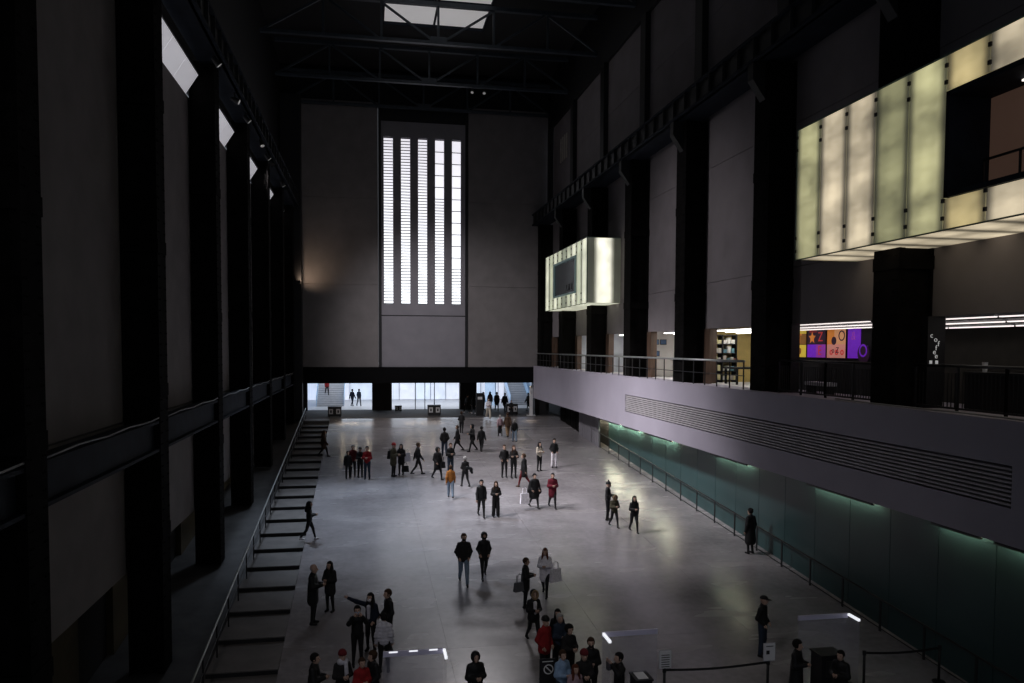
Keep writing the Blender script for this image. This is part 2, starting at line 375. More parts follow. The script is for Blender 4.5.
# ---- right wall: grey panels over the concourse openings, columns
wr = empty('wall_right', (XWR, 35, 6.8)); struct(wr, 'right side wall of grey taupe panels between black columns')
for i in range(len(RC)-1):
    ya, yb = RC[i+1]-.05, RC[i]-WR_+.05
    panel(wr, M['wallr'], XWR, XWR+.3, ya-1, yb, 6.8, 8.85); panel(wr, M['wallr'], XWR, XWR+.3, ya-1, yb, 8.87, 14.0); panel(wr, M['wallr'], XWR, XWR+.3, ya-1, yb, 14.02, 17.1)
    panel(wr, M['wallr'], XWR, XWR+.3, ya-1, yb, 17.1, 20.8, 'upper_panel'); panel(wr, M['wallr'], XWR, XWR+.3, ya-1, yb, 20.82, 24.2, 'upper_panel')
panel(wr, M['blackp'], XWR-.2, XWR+.3, -8, 65.5, 24.2, 29, 'upper_beam'); panel(wr, M['wallr'], XWR, XWR+.3, -8, 5.2, 6.8, 24.2)
for i, y in enumerate(RC):
    c = column('%s black riveted steel column from the far wall, right side' % ORD[i], XR, XWR, y-WR_, y, 4.3, 16.2, i >= 4)
    b = MB(); b.box(14.85, XWR+.02, y-.9, y-.1, 17.2, 24.2); b.build('upper_shaft', M['black'], c)
    if 0 < i < 8:
        b = MB(); b.hexa([(13.6, y-.75, 15.6), (XR, y-.75, 14.9), (XR, y-.35, 14.9), (13.6, y-.35, 15.6), (13.6, y-.75, 16.2), (XR, y-.75, 16.2), (XR, y-.35, 16.2), (13.6, y-.35, 16.2)]); b.build('bracket', M['black'], c)
lv = empty('vent_slots', (15.12, 60.5, 20.6)); tag(lv, 'four pale vertical vent slots high in the far right bay', 'vent')
for q in range(4): b = MB(); b.box(15.08, 15.14, 59.6+q*.62, 59.85+q*.62, 20.7, 22.6); b.build('slot', mat('vent_pale_%d' % q, (.5, .46, .4), .7), lv)
# ---- roof, trusses and skylight
rf = empty('ceiling', (4.5, 30, 28.4)); struct(rf, 'dark roof with a central skylight')
panel(rf, M['roof'], -8, 1.0, -8, 66, 28.4, 28.8); panel(rf, M['roof'], 8.0, 16.5, -8, 66, 28.4, 28.8); panel(rf, M['roof'], 1.0, 8.0, 56, 66, 28.4, 28.8); panel(rf, M['roof'], 1.0, 8.0, -8, 44, 28.4, 28.8)
sg = mat('skylight_glass', (.8, .8, .82), .3, var=.1, scale=.4, emit=(.98, .95, .95), estr=L_SKY)
sk = empty('window_skylight', (4.5, 50, 28.5)); struct(sk, 'roof skylight of glazed panels above the trusses')
for a in range(3):
    for c in range(2):
        y0_, y1_ = 56-(a+1)*4+.05, 56-a*4-.05; x0_, x1_ = 1+c*3.5+.05, 1+(c+1)*3.5-.05
        b = MB(); b.box(x0_, x1_, y0_, y1_, 28.5, 28.55); b.build('pane', sg, sk)
b = MB()
for a in range(4): b.box(1.0, 8.0, 56-a*4-.06, 56-a*4+.06, 28.3, 28.6)
for x in (1.0, 4.5, 8.0): b.box(x-.06, x+.06, 44, 56, 28.3, 28.6)
b.build('skylight_frame', M['navy'], sk)
for i, y in enumerate((65.1, 58.9, 51.1, 43.4)):
    t = empty('roof_truss', (4.5, y, 25.3)); tag(t, '%s roof truss from the far wall, blue-black steel' % ORD[i], 'truss', 'roof trusses')
    b = MB(); b.box(-6.6, 15.1, y-.15, y+.15, 25.3, 25.5); b.build('bottom_chord', M['truss'], t)
    b = MB(); b.box(-6.6, 15.1, y-.15, y+.15, 27.7, 27.95); b.build('top_chord', M['truss'], t)
    for x in (-2.8, .8, 4.4, 8.0, 11.6): b = MB(); b.bar((x, y, 25.5), (x, y, 27.7), .14); b.build('vertical', M['truss'], t)
    for (xa, xb) in ((.8, 4.1), (8.0, 4.7), (-2.6, .6), (11.4, 8.2), (-2.8, -6.4), (11.6, 15)): b = MB(); b.bar((xa, y, 27.7), (xb, y, 25.5), .13); b.build('diagonal', M['truss'], t)
    b = MB(); b.box(3.9, 4.9, y-.17, y-.15, 25.3, 25.75); b.build('gusset_plate', M['truss'], t)
# ---- balcony: parapet, slab, grille
bp = empty('wall_balcony', (13.79, 35, 1.6)); struct(bp, 'lavender grey balcony parapet along the right side')
G0, G1, GA, GB = 2.42, 3.36, 14.7, 41.0
panel(bp, M['parapet'], 13.79, 14.2, -8, 65.45, 1.6, G0, 'face'); panel(bp, M['parapet'], 13.79, 14.2, -8, 65.45, G1, 4.35, 'face')
panel(bp, M['parapet'], 13.79, 14.2, GB, 65.45, G0, G1, 'face'); panel(bp, M['parapet'], 13.79, 14.2, -8, GA, G0, G1, 'face')
panel(bp, M['void'], 14.1, 14.2, GA, GB, G0, G1, 'grille_back')
panel(bp, M['parapet'], 14.2, 24, -8, 65.45, 4.0, 4.3, 'slab'); panel(bp, M['blackp'], 14.2, 16.6, -8, 65.45, 1.6, 1.7, 'soffit')
gr = empty('vent_grille', (13.8, 28, G0)); tag(gr, 'long horizontal slatted ventilation grille in the parapet', 'grille')
for q in range(9):
    z = G0+.05+q*(G1-G0-.06)/9; b = MB(); b.hexa([(13.80, GA+.02, z), (13.98, GA+.02, z+.03), (13.98, GB-.02, z+.03), (13.80, GB-.02, z), (13.80, GA+.02, z+.045), (13.98, GA+.02, z+.075), (13.98, GB-.02, z+.075), (13.80, GB-.02, z+.045)]); b.build('slat', M['slat'], gr)
st = None
for q in range(22):
    y = GA+.6+q*(GB-GA-1.2)/21; b = MB(); b.box(13.99, 14.05, y-.025, y+.025, G0, G1); b.build('slat_bracket', M['dsteel'], gr)
# ---- glass panelled wall under the balcony
wg = empty('wall_glass', (16.3, 35, 0)); struct(wg, 'dark teal glass panelled wall under the balcony')
JY = [51.6]
while JY[-1] > -6: JY.append(JY[-1]-2.12)
for a, c in zip(JY[1:], JY[:-1]):
    b = MB(); q = [(16.2, a+.012), (16.24, a+.012), (16.24, c-.012), (16.2, c-.012)]
    b.hexa([(x, y, ramp(y)-.02) for x, y in q]+[(x, y, 1.6) for x, y in q]); b.build('panel', M['teal'], wg)
b = MB(); b.hexa([(16.25, -8, -6.5), (16.5, -8, -6.5), (16.5, 65.4, -1), (16.25, 65.4, -1), (16.25, -8, 1.7), (16.5, -8, 1.7), (16.5, 65.4, 1.7), (16.25, 65.4, 1.7)]); b.build('backing', M['void'], wg)
y = 56.6
while y > 51.8:
    b = MB(); b.box(15.5, 15.62, y-.22, y+.22, ramp(y)-.02, 1.6); b.build('grey_panel', M['wallc'], wg); y -= .52
for y in (57.6, 59.3, 61.0, 62.7): b = MB(); b.box(15.7, 15.8, y-.75, y+.75, ramp(y)-.02, 1.6); b.build('dark_panel', M['brownst'], wg)
# strip lights washing the glass wall
def striplight(y0, y1, f, lab):
    e = empty('strip_light', (15.95, (y0+y1)/2, 1.2)); tag(e, lab, 'light', 'strip lights under the balcony')
    b = MB(); b.box(15.84, 15.92, y0, y1, .88, 1.595); b.box(15.92, 16.02, y0, y1, 1.32, 1.595); b.box(15.92, 15.96, y0, y1, .88, .91); b.build('housing', M['dsteel'], e)
    b = MB(); b.box(15.93, 15.97, y0+.05, y1-.05, .93, 1.30); b.build('diffuser', mat('strip_%d' % int(y0*10), (.8, .85, .7), .4, emit=(1.0, .88, .62), estr=L_STRIP*f), e)
SL = [(53.0, 54.8, 3.0), (48.2, 52.4, 5.5), (44.6, 47.6, 5.0), (39.4, 43.4, 3.2), (30.9, 34.5, 1.4), (22.4, 26.2, .9), (17.9, 19.7, .8), (14.5, 17.4, .8)]
for i, (a, c, f) in enumerate(SL): striplight(a, c, f, '%s glowing strip light under the balcony, counting from the far end' % ORD[i])
# handrail on posts before the glass wall
hr = empty('ramp_handrail', (15.75, 35, ramp(35))); tag(hr, 'long handrail on thin posts before the teal glass wall', 'handrail')
PY = [53.4-1.97*q for q in range(21)]
P = lambda y, h: (15.55+(50-y)*.012, y, ramp(y)+h)
b = MB(); b.tube([P(y, 1.02) for y in PY], .035); b.build('top_rail', M['dsteel'], hr, smooth=True)
b = MB(); b.tube([P(y, .10) for y in PY], .015, 6); b.build('bottom_rail', M['dsteel'], hr, smooth=True)
for y in PY: b = MB(); x, yy, z = P(y, 0); b.box(x-.02, x+.02, yy-.035, yy+.035, z, z+1.0); b.build('post', M['dsteel'], hr)
# ---- concourse behind the balcony: rooms in each bay
def room(name, m, *a): return struct(panel(None, m, *a, name))
room('floor_concourse', M['shopw'], 15.2, 24, 29.5, 65.4, 4.3, 4.32); room('ceiling_concourse', M['pale'], 15.45, 24, 29.5, 65.4, 7.1, 7.3)
room('ceiling_cafe', M['blackp'], 15.45, 24, -8, 29.5, 7.1, 7.3)
room('wall_concourse_back', M['shopw'], 19.5, 19.7, 29.5, 65.4, 4.3, 7.2)
room('wall_cafe_back', mat('cafe_wall', (.04, .037, .03), .7, var=.2), 17.2, 17.4, -8, 22.6, 4.3, 7.2)
room('wall_poster_back', M['blackp'], 16.66, 16.9, 22.6, 30.5, 4.3, 7.2)
room('wall_shop_divide', M['wood'], 15.45, 19.5, 29.5, 29.7, 4.3, 7.2)
for i, (yy, m) in enumerate(((34.5, 'yellow'), (41.9, 'shopw'), (49.5, 'lobbyw'), (57.2, 'lobbyw'), (64.8, 'wood'))): room('wall_concourse_%s' % ['yellow', 'white', 'pale', 'far', 'end'][i], M[m], 15.46, 19.5, yy, yy+.2, 4.3, 7.1)
for i in range(len(RC)-1):
    ya, yb = RC[i+1], RC[i]-WR_
    if i < 5:
        for y0_, y1_ in ((yb-.62, yb+.1), (ya-1.1, ya+.1)): 
            e = struct(panel(None, M['wood'], XWR-.06, XWR+.28, y0_, y1_, 4.3, 6.8, 'trim_%d' % (i*2+(y0_ < yb-1)+1)))
    elif i == 5: struct(panel(None, M['blackp'], XWR-.06, XWR+.28, yb-.04, yb+.1, 4.3, 6.8, 'trim_20'))
struct(panel(None, M['blackp'], XWR-.25, XWR+.28, 18.87, 19.2, 4.3, 6.8, 'trim_21'))
tube_m = mat('fluorescent', (.9, .88, .85), .4, emit=(1., .90, .86), estr=L_SHOP*.3); tube_w = mat('shop_light', (.9, .9, .9), .4, emit=(1, .97, .92), estr=L_SHOP*2.5)
def ceil_strip(x, y0, y1, z, m, lab, grp):
    e = empty('linear_light', (x, (y0+y1)/2, z)); tag(e, lab, 'light', grp)
    b = MB(); b.box(x-.07, x+.07, y0, y1, z+.03, z+.09); b.build('housing', M['white'], e)
    b = MB(); b.box(x-.05, x+.05, y0+.03, y1-.03, z, z+.03); b.build('tube', m, e)
    for yy in (y0+.3, y1-.3): b = MB(); b.box(x-.015, x+.015, yy-.015, yy+.015, z+.09, 7.12); b.build('hanger', M['dsteel'], e)
n = 0
for r, x in enumerate((15.62, 16.0, 16.4)):
    for q in range(4):
        y = 21.9-2.35*q+r*.1; row = ('front', 'middle', 'back')[r]
        ceil_strip((15.62, 15.95, 16.3)[r], y-2.25, y, (6.72, 6.60, 6.50)[r], tube_m, '%s white linear lamp of the %s row over the cafe counter' % (ORD[q], row), 'cafe strip lamps')
    for q in range(4):
        y = 29.3-1.75*q; ceil_strip((15.6, 15.9, 16.2)[r], y-1.68, y, (6.76, 6.67, 6.60)[r], tube_m, '%s white linear lamp of the %s row over the posters' % (ORD[q], ('front', 'middle', 'back')[r]), 'poster strip lamps')
for i, yy in enumerate((32.0, 38.3, 46.0, 53.5)):
    for q in range(3):
        ceil_strip(15.75+.55*q, yy-3.0, yy+2.0, 6.70-.05*q, tube_w, '%s bright ceiling lamp in the %s shop bay from the cafe' % (ORD[q], ORD[i]), 'shop ceiling lamps')
# ================================================================== GLOWING BAY BOXES
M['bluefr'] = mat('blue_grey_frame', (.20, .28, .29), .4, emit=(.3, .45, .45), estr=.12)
edge_m = mat('green_glass_edge', (.22, .30, .24), .2, var=.1); fit_m = M['dsteel']
def glow(name, col, s, v, sc, ax='Y'): return mat(name, (.75, .76, .62), .35, var=.05, scale=sc, emit=col, estr=s, evar=v, stretch=(1, .5, 1.2), eshape=ax)
gb = [glow('frosted_big_%d' % i, c, L_BOXBIG*f, .55, 1.0) for i, (c, f) in enumerate([((1, .95, .50), .85), ((1, .84, .58), 1.2), ((.95, .92, .48), .55), ((1, .80, .38), 1.0)])]
gs = [glow('frosted_small_%d' % i, c, L_BOXSMALL*f, .3, .8, 'X' if i == 3 else 'Y') for i, (c, f) in enumerate([((.94, 1, .70), .8), ((.98, 1, .76), 1.15), ((.85, .95, .66), .4), ((1, .98, .80), 2.0)])]
def lightbox(name, label, y0, y1, win, n, gl, order, x0=13.0, dep=1.05, rev='navy'):
    z0, z1 = 8.66, 12.6; wy0, wy1, wz0, wz1 = win
    e = empty(name, (x0+1, (y0+y1)/2, z0)); tag(e, label, 'light box', 'glowing glass bay boxes')
    b = MB(); b.box(x0+.35, XWR-.01, y0+.3, wy0-.02, z0+.3, z1-.3); b.box(x0+.35, XWR-.01, wy1+.02, y1-.3, z0+.3, z1-.3)
    b.box(x0+.35, XWR-.01, wy0-.02, wy1+.02, z0+.3, wz0-.04); b.box(x0+.35, XWR-.01, wy0-.02, wy1+.02, wz1+.04, z1-.3); b.build('inner_carcass', M['pale'], e)
    p = (y1-y0)/n
    for k in range(n):                      # front glass, counted from the far end
        a, c = y1-(k+1)*p+.015, y1-k*p-.015
        g = gl[order[k % len(order)]]
        if c <= wy0+.05 or a >= wy1-.05: segs = [(z0, z1)]
        else: segs = [(z0, wz0-.03), (wz1+.03, z1)]
        for sa, sb in segs:
            b = MB(); b.box(x0, x0+.03, a, c, sa, sb); b.build('glass_panel', g, e)
        for z in ((z0+.25, z1-.22, z0+.65, z1-.6)):
            b = MB(); b.box(x0-.04, x0+.02, c-.03, c+.05, z-.045, z+.045); b.build('clamp', fit_m, e)
    for yy, nm in ((y0, 'end_glass'), (y1-.03, 'end_glass')):   # end faces: bright middle, dim margins
        xm0, xm1 = x0+.45, XWR-.45
        for xa, xb, g in ((x0+.04, xm0, gl[2]), (xm0, xm1, gl[3]), (xm1, XWR-.02, gl[2])):
            b = MB(); b.box(xa, xb-.01, yy, yy+.03, z0, z1); b.build(nm, g, e)
    m = 6
    for k in range(n):
        a, c = y1-(k+1)*p+.015, y1-k*p-.015; b = MB(); b.box(x0+.04, XWR-.02, a, c, z0, z0+.03); b.build('bottom_glass', gl[1], e)
    b = MB(); b.box(x0, XWR-.02, y0, y1, z1, z1+.05); b.build('top_cover', edge_m, e)
    b = MB()
    for yy in (y0, y1): b.box(x0-.015, x0+.035, yy-.02, yy+.02, z0-.02, z1+.05)
    b.box(x0-.015, x0+.035, y0, y1, z0-.03, z0); b.build('edge_trim', edge_m, e)
    # window reveal cut into the front
    b = MB()
    b.box(x0-.02, x0+dep, wy1-.12, wy1, wz0, wz1); b.box(x0-.02, x0+dep, wy0, wy0+.12, wz0, wz1)
    b.box(x0-.02, x0+dep, wy0, wy1, wz1-.12, wz1); b.box(x0-.02, x0+dep, wy0, wy1, wz0, wz0+.12); b.build('window_reveal', M[rev], e)
    return e
big = lightbox('glowing_bay_box', 'large glowing frosted glass bay box jutting from right wall, near camera', 11.0, 22.4, (11.6, 16.05, 9.38, 11.78), 9, gb, [0, 1, 1, 2, 0, 3, 1, 3, 3])
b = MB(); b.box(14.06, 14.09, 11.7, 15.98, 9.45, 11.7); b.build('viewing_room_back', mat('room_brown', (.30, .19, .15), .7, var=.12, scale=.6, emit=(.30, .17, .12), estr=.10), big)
b = MB(); b.bar((13.9, 11.7, 10.25), (13.9, 15.95, 10.25), .05); 
for q in range(5): b.bar((13.9, 11.8+q*1.03, 9.45), (13.9, 11.8+q*1.03, 10.25), .04)
b.build('inner_rail', M['dsteel'], big)
b = MB(); b.box(13.6, 13.66, 12.2, 14.6, 11.58, 11.62); b.build('inner_lamp', mat('inner_lamp', (.9, .9, .9), .4, emit=(1, .9, .85), estr=1.2), big)
small = lightbox('glowing_bay_box', 'smaller glowing glass bay box with a dark window, near far wall', 46.1, 57.5, (48.9, 54.95, 9.45, 11.85), 9, gs, [1, 0, 1, 0, 2, 0, 1, 0, 1], dep=.12, rev='bluefr')
b = MB(); b.box(13.08, 13.11, 49.0, 54.85, 9.5, 11.8); b.build('window_pane', mat('dark_blue_glass', (.03, .06, .072), .25, var=.1, scale=.8), small)
for q in range(3): b = MB(); b.box(13.06, 13.08, 49.9+q*.7, 50.15+q*.7, 9.75, 10.15); b.build('seated_shape', M['blackp'], small)
# ================================================================== BALCONY RAILINGS
r1 = empty('balcony_railing', (13.95, 46, 4.35)); tag(r1, 'long balcony railing with grey handrail before the shop bays', 'railing')
b = MB(); b.tube([(13.95, y, 5.42) for y in (27.5, 40, 52, 65.2)], .045); b.build('handrail', M['steel'], r1, smooth=True)
b = MB(); b.box(13.93, 13.97, 27.5, 65.2, 4.85, 4.88); b.build('middle_rail', M['dsteel'], r1)
y = 27.55
while y < 65.3: b = MB(); b.box(13.93, 13.97, y-.02, y+.02, 4.35, 5.4); b.build('post', M['dsteel'], r1); y += 1.16
for i, (a, c, lab) in enumerate(((20.15, 26.15, 'black baluster railing in front of the posters'), (12.65, 18.95, 'black baluster railing in front of the cafe counter'), (5.15, 11.45, 'black baluster railing at the near end of the balcony'))):
    r = empty('baluster_railing', (14.6, (a+c)/2, 4.3)); tag(r, lab, 'railing', 'near balcony railings')
    b = MB(); b.tube([(14.6, a, 5.48), (14.6, c, 5.48)], .04); b.build('handrail', M['dsteel'], r, smooth=True)
    b = MB(); y = a+.1
    while y < c: b.box(14.59, 14.61, y-.008, y+.008, 4.42, 5.3); y += .13
    b.build('balusters', M['black'], r)['kind'] = 'stuff'
    b = MB(); b.box(14.57, 14.63, a, c, 4.38, 4.43); b.build('bottom_rail', M['dsteel'], r)
    for q in range(5): y = a+.05+(c-a-.1)*q/4; b = MB(); b.box(14.57, 14.63, y-.03, y+.03, 4.3, 5.46); b.build('post', M['dsteel'] if q != 2 else M['brownst'], r)
b = MB(); b.tube([(13.9, 21.5-.8*q, 4.38+.05*max(0, math.sin(q*.9+2))*(1 if q in (1, 2, 3, 8, 9) else .3)) for q in range(22)], .025, 6)
tag(b.build('cable', M['cable'], smooth=True), 'pale cable trailing along the top of the near parapet', 'cable')
# ================================================================== POSTERS, CAFE, SHOP
def poster(label, y0, y1, parts):
    z0, z1 = 5.58, 6.62
    e = empty('poster', (16.62, (y0+y1)/2, z0)); tag(e, label, 'poster', 'bright posters above the concourse')
    b = MB(); b.box(16.62, 16.65, y0, y1, z0, z1); b.build('board', M['blackp'], e)
    for (u0, u1, v0, v1, m) in parts:       # u from left (far) to right (near), v upwards
        b = MB(); b.box(16.60, 16.62, y1-(y1-y0)*u1, y1-(y1-y0)*u0, z0+(z1-z0)*v0, z0+(z1-z0)*v1); b.build('colour_block', m, e)
    return e
def pm(n, c): return mat('poster_'+n, c, .5, var=.1, scale=6, emit=c, estr=.30)
PM = {n: pm(n, c) for n, c in dict(yellow=(.95, .68, .08), orange=(.9, .30, .05), red=(.75, .06, .06), pink=(.9, .36, .30), purple=(.24, .03, .75), violet=(.40, .06, .55), dark=(.03, .01, .03), peach=(.95, .45, .22), brown=(.30, .13, .03)).items()}
def glyph(par, s, size, m, y, z, x=16.595):
    o = link('letter', text_mesh(s, size), par, (x, y, z)); o.data.materials.append(m)
    o.rotation_euler = (math.radians(90), 0, math.radians(-90)); return o
def star(par, m, y, z, r, x=16.59):
    b = MB(); p = []
    for q in range(10):
        t = math.pi/2+q*math.pi/5; rr = r if q % 2 == 0 else r*.45; p.append((math.cos(t)*rr, math.sin(t)*rr))
    n = len(p); b.pts([(x, y+u, z+v) for u, v in p]+[(x+.01, y+u, z+v) for u, v in p], [tuple(range(n)), tuple(range(2*n-1, n-1, -1))]+[(i, (i+1) % n, n+(i+1) % n, n+i) for i in range(n)])
    b.build('star', m, par)
def disc(par, m, y, z, r, x=16.59, hole=0., name='disc', ry=None):
    b = MB(); n = 20; ring = []
    for q in range(n): t = 2*math.pi*q/n; ring.append((math.cos(t), math.sin(t)))
    if hole:
        v = [(x, y+u*r, z+w*r) for u, w in ring]+[(x, y+u*r*hole, z+w*r*hole) for u, w in ring]+[(x+.01, y+u*r, z+w*r) for u, w in ring]+[(x+.01, y+u*r*hole, z+w*r*hole) for u, w in ring]
        f = [(i, (i+1) % n, n+(i+1) % n, n+i) for i in range(n)]+[(2*n+i, 3*n+i, 3*n+(i+1) % n, 2*n+(i+1) % n) for i in range(n)]+[(i, 2*n+i, 2*n+(i+1) % n, (i+1) % n) for i in range(n)]+[(n+i, n+(i+1) % n, 3*n+(i+1) % n, 3*n+i) for i in range(n)]
    else:
        v = [(x, y+u*r, z+w*r) for u, w in ring]+[(x+.01, y+u*r, z+w*r) for u, w in ring]; f = [tuple(range(n)), tuple(range(2*n-1, n-1, -1))]+[(i, (i+1) % n, n+(i+1) % n, n+i) for i in range(n)]
    b.pts(v, f); b.build(name, m, par)
p = poster('yellow and orange poster at the left of the poster row', 27.72, 28.85, [(0, 1, 0, .46, PM['yellow']), (0, 1, .48, .86, PM['brown']), (0, 1, .87, 1, PM['yellow'])])
glyph(p, 'T', .5, PM['orange'], 28.15, 6.28); disc(p, PM['brown'], 28.15, 5.82, .13)
p = poster('red and purple poster with a star and block letters', 26.40, 27.60, [(0, .5, 0, .47, PM['purple']), (.5, 1, 0, .47, PM['violet']), (0, 1, .48, 1, PM['dark']), (.1, .5, .9, 1, PM['red'])])
star(p, PM['orange'], 27.27, 6.32, .24); glyph(p, 'Z', .5, PM['red'], 26.72, 6.34); glyph(p, 'E', .5, PM['red'], 26.75, 5.83)
p = poster('orange and pink poster with dark figures', 25.17, 26.28, [(0, 1, 0, .47, PM['pink']), (0, .4, .47, 1, PM['orange']), (.4, 1, .47, 1, PM['peach'])])
disc(p, PM['dark'], 25.38, 6.38, .19, hole=.75, name='ring'); disc(p, PM['dark'], 25.85, 6.2, .15); glyph(p, 'o Z', .3, PM['dark'], 25.75, 5.85, 16.592)
for q in range(3): disc(p, PM['red'], 26.0-.33*q, 5.78, .1, hole=.5, name='ring')
p = poster('purple poster with a dark rounded shape', 23.70, 25.02, [(0, .55, .42, 1, PM['purple']), (0, .85, 0, .42, PM['purple'])])
disc(p, PM['dark'], 24.1, 5.75, .33); disc(p, PM['purple'], 24.12, 5.85, .22, x=16.585, hole=.72, name='ring'); glyph(p, '&', .42, PM['violet'], 24.68, 6.35)
p = poster('narrow dark poster strip with coloured dots beside the column', 23.2, 23.62, [(0, 1, 0, 1, PM['dark'])])
for q, k in enumerate(('orange', 'peach', 'yellow')): disc(p, PM[k], 23.45, 5.8+.3*q, .07)
# coffee sign letters on the dark jamb
sg_ = empty('coffee_sign', (14.9, 18.86, 5.2)); tag(sg_, 'small white letters scattered down a dark jamb spelling coffee', 'sign')
b = MB(); b.box(14.89, 15.43, 18.84, 18.862, 4.6, 6.75); b.build('sign_board', M['blackp'], sg_)
lm = mat('sign_white', (.8, .8, .8), .6, emit=(.8, .8, .8), estr=.28)
for s_, x, z in (('c', 15.0, 6.28), ('o', 15.13, 6.17), ('f', 15.22, 6.05), ('f', 15.15, 5.94), ('e', 15.1, 5.83), ('e', 15.16, 5.72)):
    o = link('letter', text_mesh(s_, .2), sg_, (x, 18.83, z)); o.data.materials.append(lm); o.rotation_euler = (math.radians(90), 0, 0)
for x in (15.0, 15.18): b = MB(); b.box(x-.04, x+.04, 18.825, 18.84, 5.5, 5.6); b.box(x-.07, x+.07, 18.825, 18.84, 5.46, 5.49); b.build('cup_symbol', lm, sg_)
ct = empty('cafe_counter', (15.9, 15.5, 4.3)); tag(ct, 'dark cafe counter behind the near balusters', 'counter')
b = MB(); b.box(15.7, 16.2, 9, 18.4, 4.305, 5.25); b.build('body', M['blackp'], ct); b = MB(); b.box(15.62, 16.28, 9, 18.4, 5.25, 5.31); b.build('worktop', M['dsteel'], ct)
def cup(loc, r, h, m, lab, cat):
    b = MB(); b.tube([(loc[0], loc[1], loc[2]), (loc[0], loc[1], loc[2]+h*.9), (loc[0], loc[1], loc[2]+h)], [r*.8, r, r*1.06], 10); tag(b.build(cat.replace(' ', '_'), m, smooth=False), lab, cat)
cup((15.95, 18.0, 5.31), .07, .26, M['white'], 'white takeaway cup on the cafe counter', 'paper cup'); 
b = MB(); b.box(15.8, 16.05, 15.0, 15.3, 5.31, 5.72); b.box(15.84, 16.01, 15.04, 15.26, 5.72, 5.78); tag(b.build('paper_bag', mat('kraft', (.42, .33, .22), .8)), 'brown paper bag standing on the cafe counter', 'paper bag')
bn = empty('bench', (15.6, 23.5, 4.3)); tag(bn, 'low pale bench behind the railing under the posters', 'bench')
b = MB(); b.box(15.3, 15.75, 24.3, 25.6, 4.62, 4.74); b.build('seat', M['pale'], bn)
for y in (24.4, 25.5): b = MB(); b.box(15.35, 15.7, y-.05, y+.05, 4.305, 4.62); b.build('leg', M['dsteel'], bn)
# shop shelf bay
sh = empty('shop_shelf', (16.2, 34.2, 4.3)); tag(sh, 'tall dark shop shelf stacked with goods before the yellow wall', 'shelf')
for x in (15.5, 16.15, 16.85): b = MB(); b.box(x-.03, x+.03, 34.0, 34.45, 4.32, 6.55); b.build('upright', M['blackp'], sh)
for q in range(6): b = MB(); b.box(15.5, 16.85, 34.0, 34.45, 4.4+q*.42, 4.44+q*.42); b.build('shelf_board', M['blackp'], sh)
cols = {'beige': (.5, .45, .4), 'yellow': (.6, .55, .3), 'teal': (.15, .3, .35), 'white': (.7, .68, .62), 'dark red': (.3, .12, .1)}; k = 0
for q in range(5):
    x = 15.56; num = 0
    while x < 16.75:
        w = random.uniform(.16, .22); h = random.uniform(.15, .3)
        if not 16.02 < x+w/2 < 16.24 or True:
            if abs(x-16.15) < .05 or (x < 16.15 < x+w): x = 16.2; continue
            b = MB(); b.box(x, x+w*.85, 34.02, 34.3, 4.442+q*.42, 4.442+q*.42+h); b.box(x+.01, x+w*.85-.01, 34.01, 34.02, 4.46+q*.42, 4.43+q*.42+h)
            cn = random.choice(list(cols)); tag(b.build('shop_goods', mat('goods_%d' % k, cols[cn], .6)), 'small %s box on the %s shop shelf from the floor, %s from the left' % (cn, ORD[q], ORD[min(num, 8)]), 'box', 'goods on the shop shelf'); k += 1; num += 1
        x += w
tb = empty('display_table', (16.6, 32.3, 4.32)); tag(tb, 'dark display table in front of the yellow shop wall', 'table')
b = MB(); b.box(15.7, 17.6, 31.7, 33.0, 5.0, 5.08); b.build('table_top', M['blackp'], tb)
for x in (15.8, 17.5):
    for y in (31.8, 32.9): b = MB(); b.box(x-.04, x+.04, y-.04, y+.04, 4.32, 5.0); b.build('leg', M['blackp'], tb)
for i, (x, z) in enumerate(((15.65, 6.1), (16.1, 6.1), (15.7, 5.45))):
    e = empty('wall_picture', (x+.18, 41.88, z)); tag(e, ['blue framed picture high left on the white shop wall', 'blue framed picture high right on the white shop wall', 'blue framed picture low on the white shop wall'][i], 'picture', 'pictures in the shop')
    b = MB(); b.box(x, x+.38, 41.84, 41.89, z, z+.3); b.build('frame', M['dsteel'], e); b = MB(); b.box(x+.03, x+.35, 41.83, 41.85, z+.03, z+.27); b.build('print', mat('pic_%d' % i, (.08, .16, .32), .5), e)
# ================================================================== LOBBY
room('floor_lobby', M['lobbyfl'], -9, 17, 74.5, 90, -.2, .01); room('ceiling_lobby', M['lobbyw'], -9, 17, 74.2, 90, 4.0, 4.2)
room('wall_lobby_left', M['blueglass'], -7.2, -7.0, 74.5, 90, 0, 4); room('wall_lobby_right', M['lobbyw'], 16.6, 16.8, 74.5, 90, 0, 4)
room('ceiling_landing', M['blackp'], -7.2, 16.6, FY+.45, 74.2, 2.91, 4.2)
for i, (a, c) in enumerate(((-7.4, -5.7), (.17, 2.0), (8.4, 10.0), (15.5, 16.8))): room('wall_pier_%s' % 'abcd'[i], M['blackp'], a, c, 73.7, 74.5, 0, 2.95)
for i, (a, c) in enumerate(((-7.2, -6.9), (16.3, 16.6))): room('wall_landing_%s' % ['left', 'right'][i], M['blackp'], a, c, FY, 74, 0, 2.95)
w9 = empty('window_9', (5, 88, 0)); struct(w9, 'bright glazed entrance front of the lobby')
lg = [mat('lobby_daylight_%d' % i, (.8, .82, .86), .25, var=.05, emit=c, estr=L_LOBBY, evar=.18, scale=1.3) for i, c in enumerate([(.74, .82, 1), (.82, .86, 1), (.70, .82, 1)])]
xs = [-7.0, -4.2, -2.2, .6, 3.2, 5.0, 6.7, 8.4, 10.6, 12.4, 14.4, 16.6]
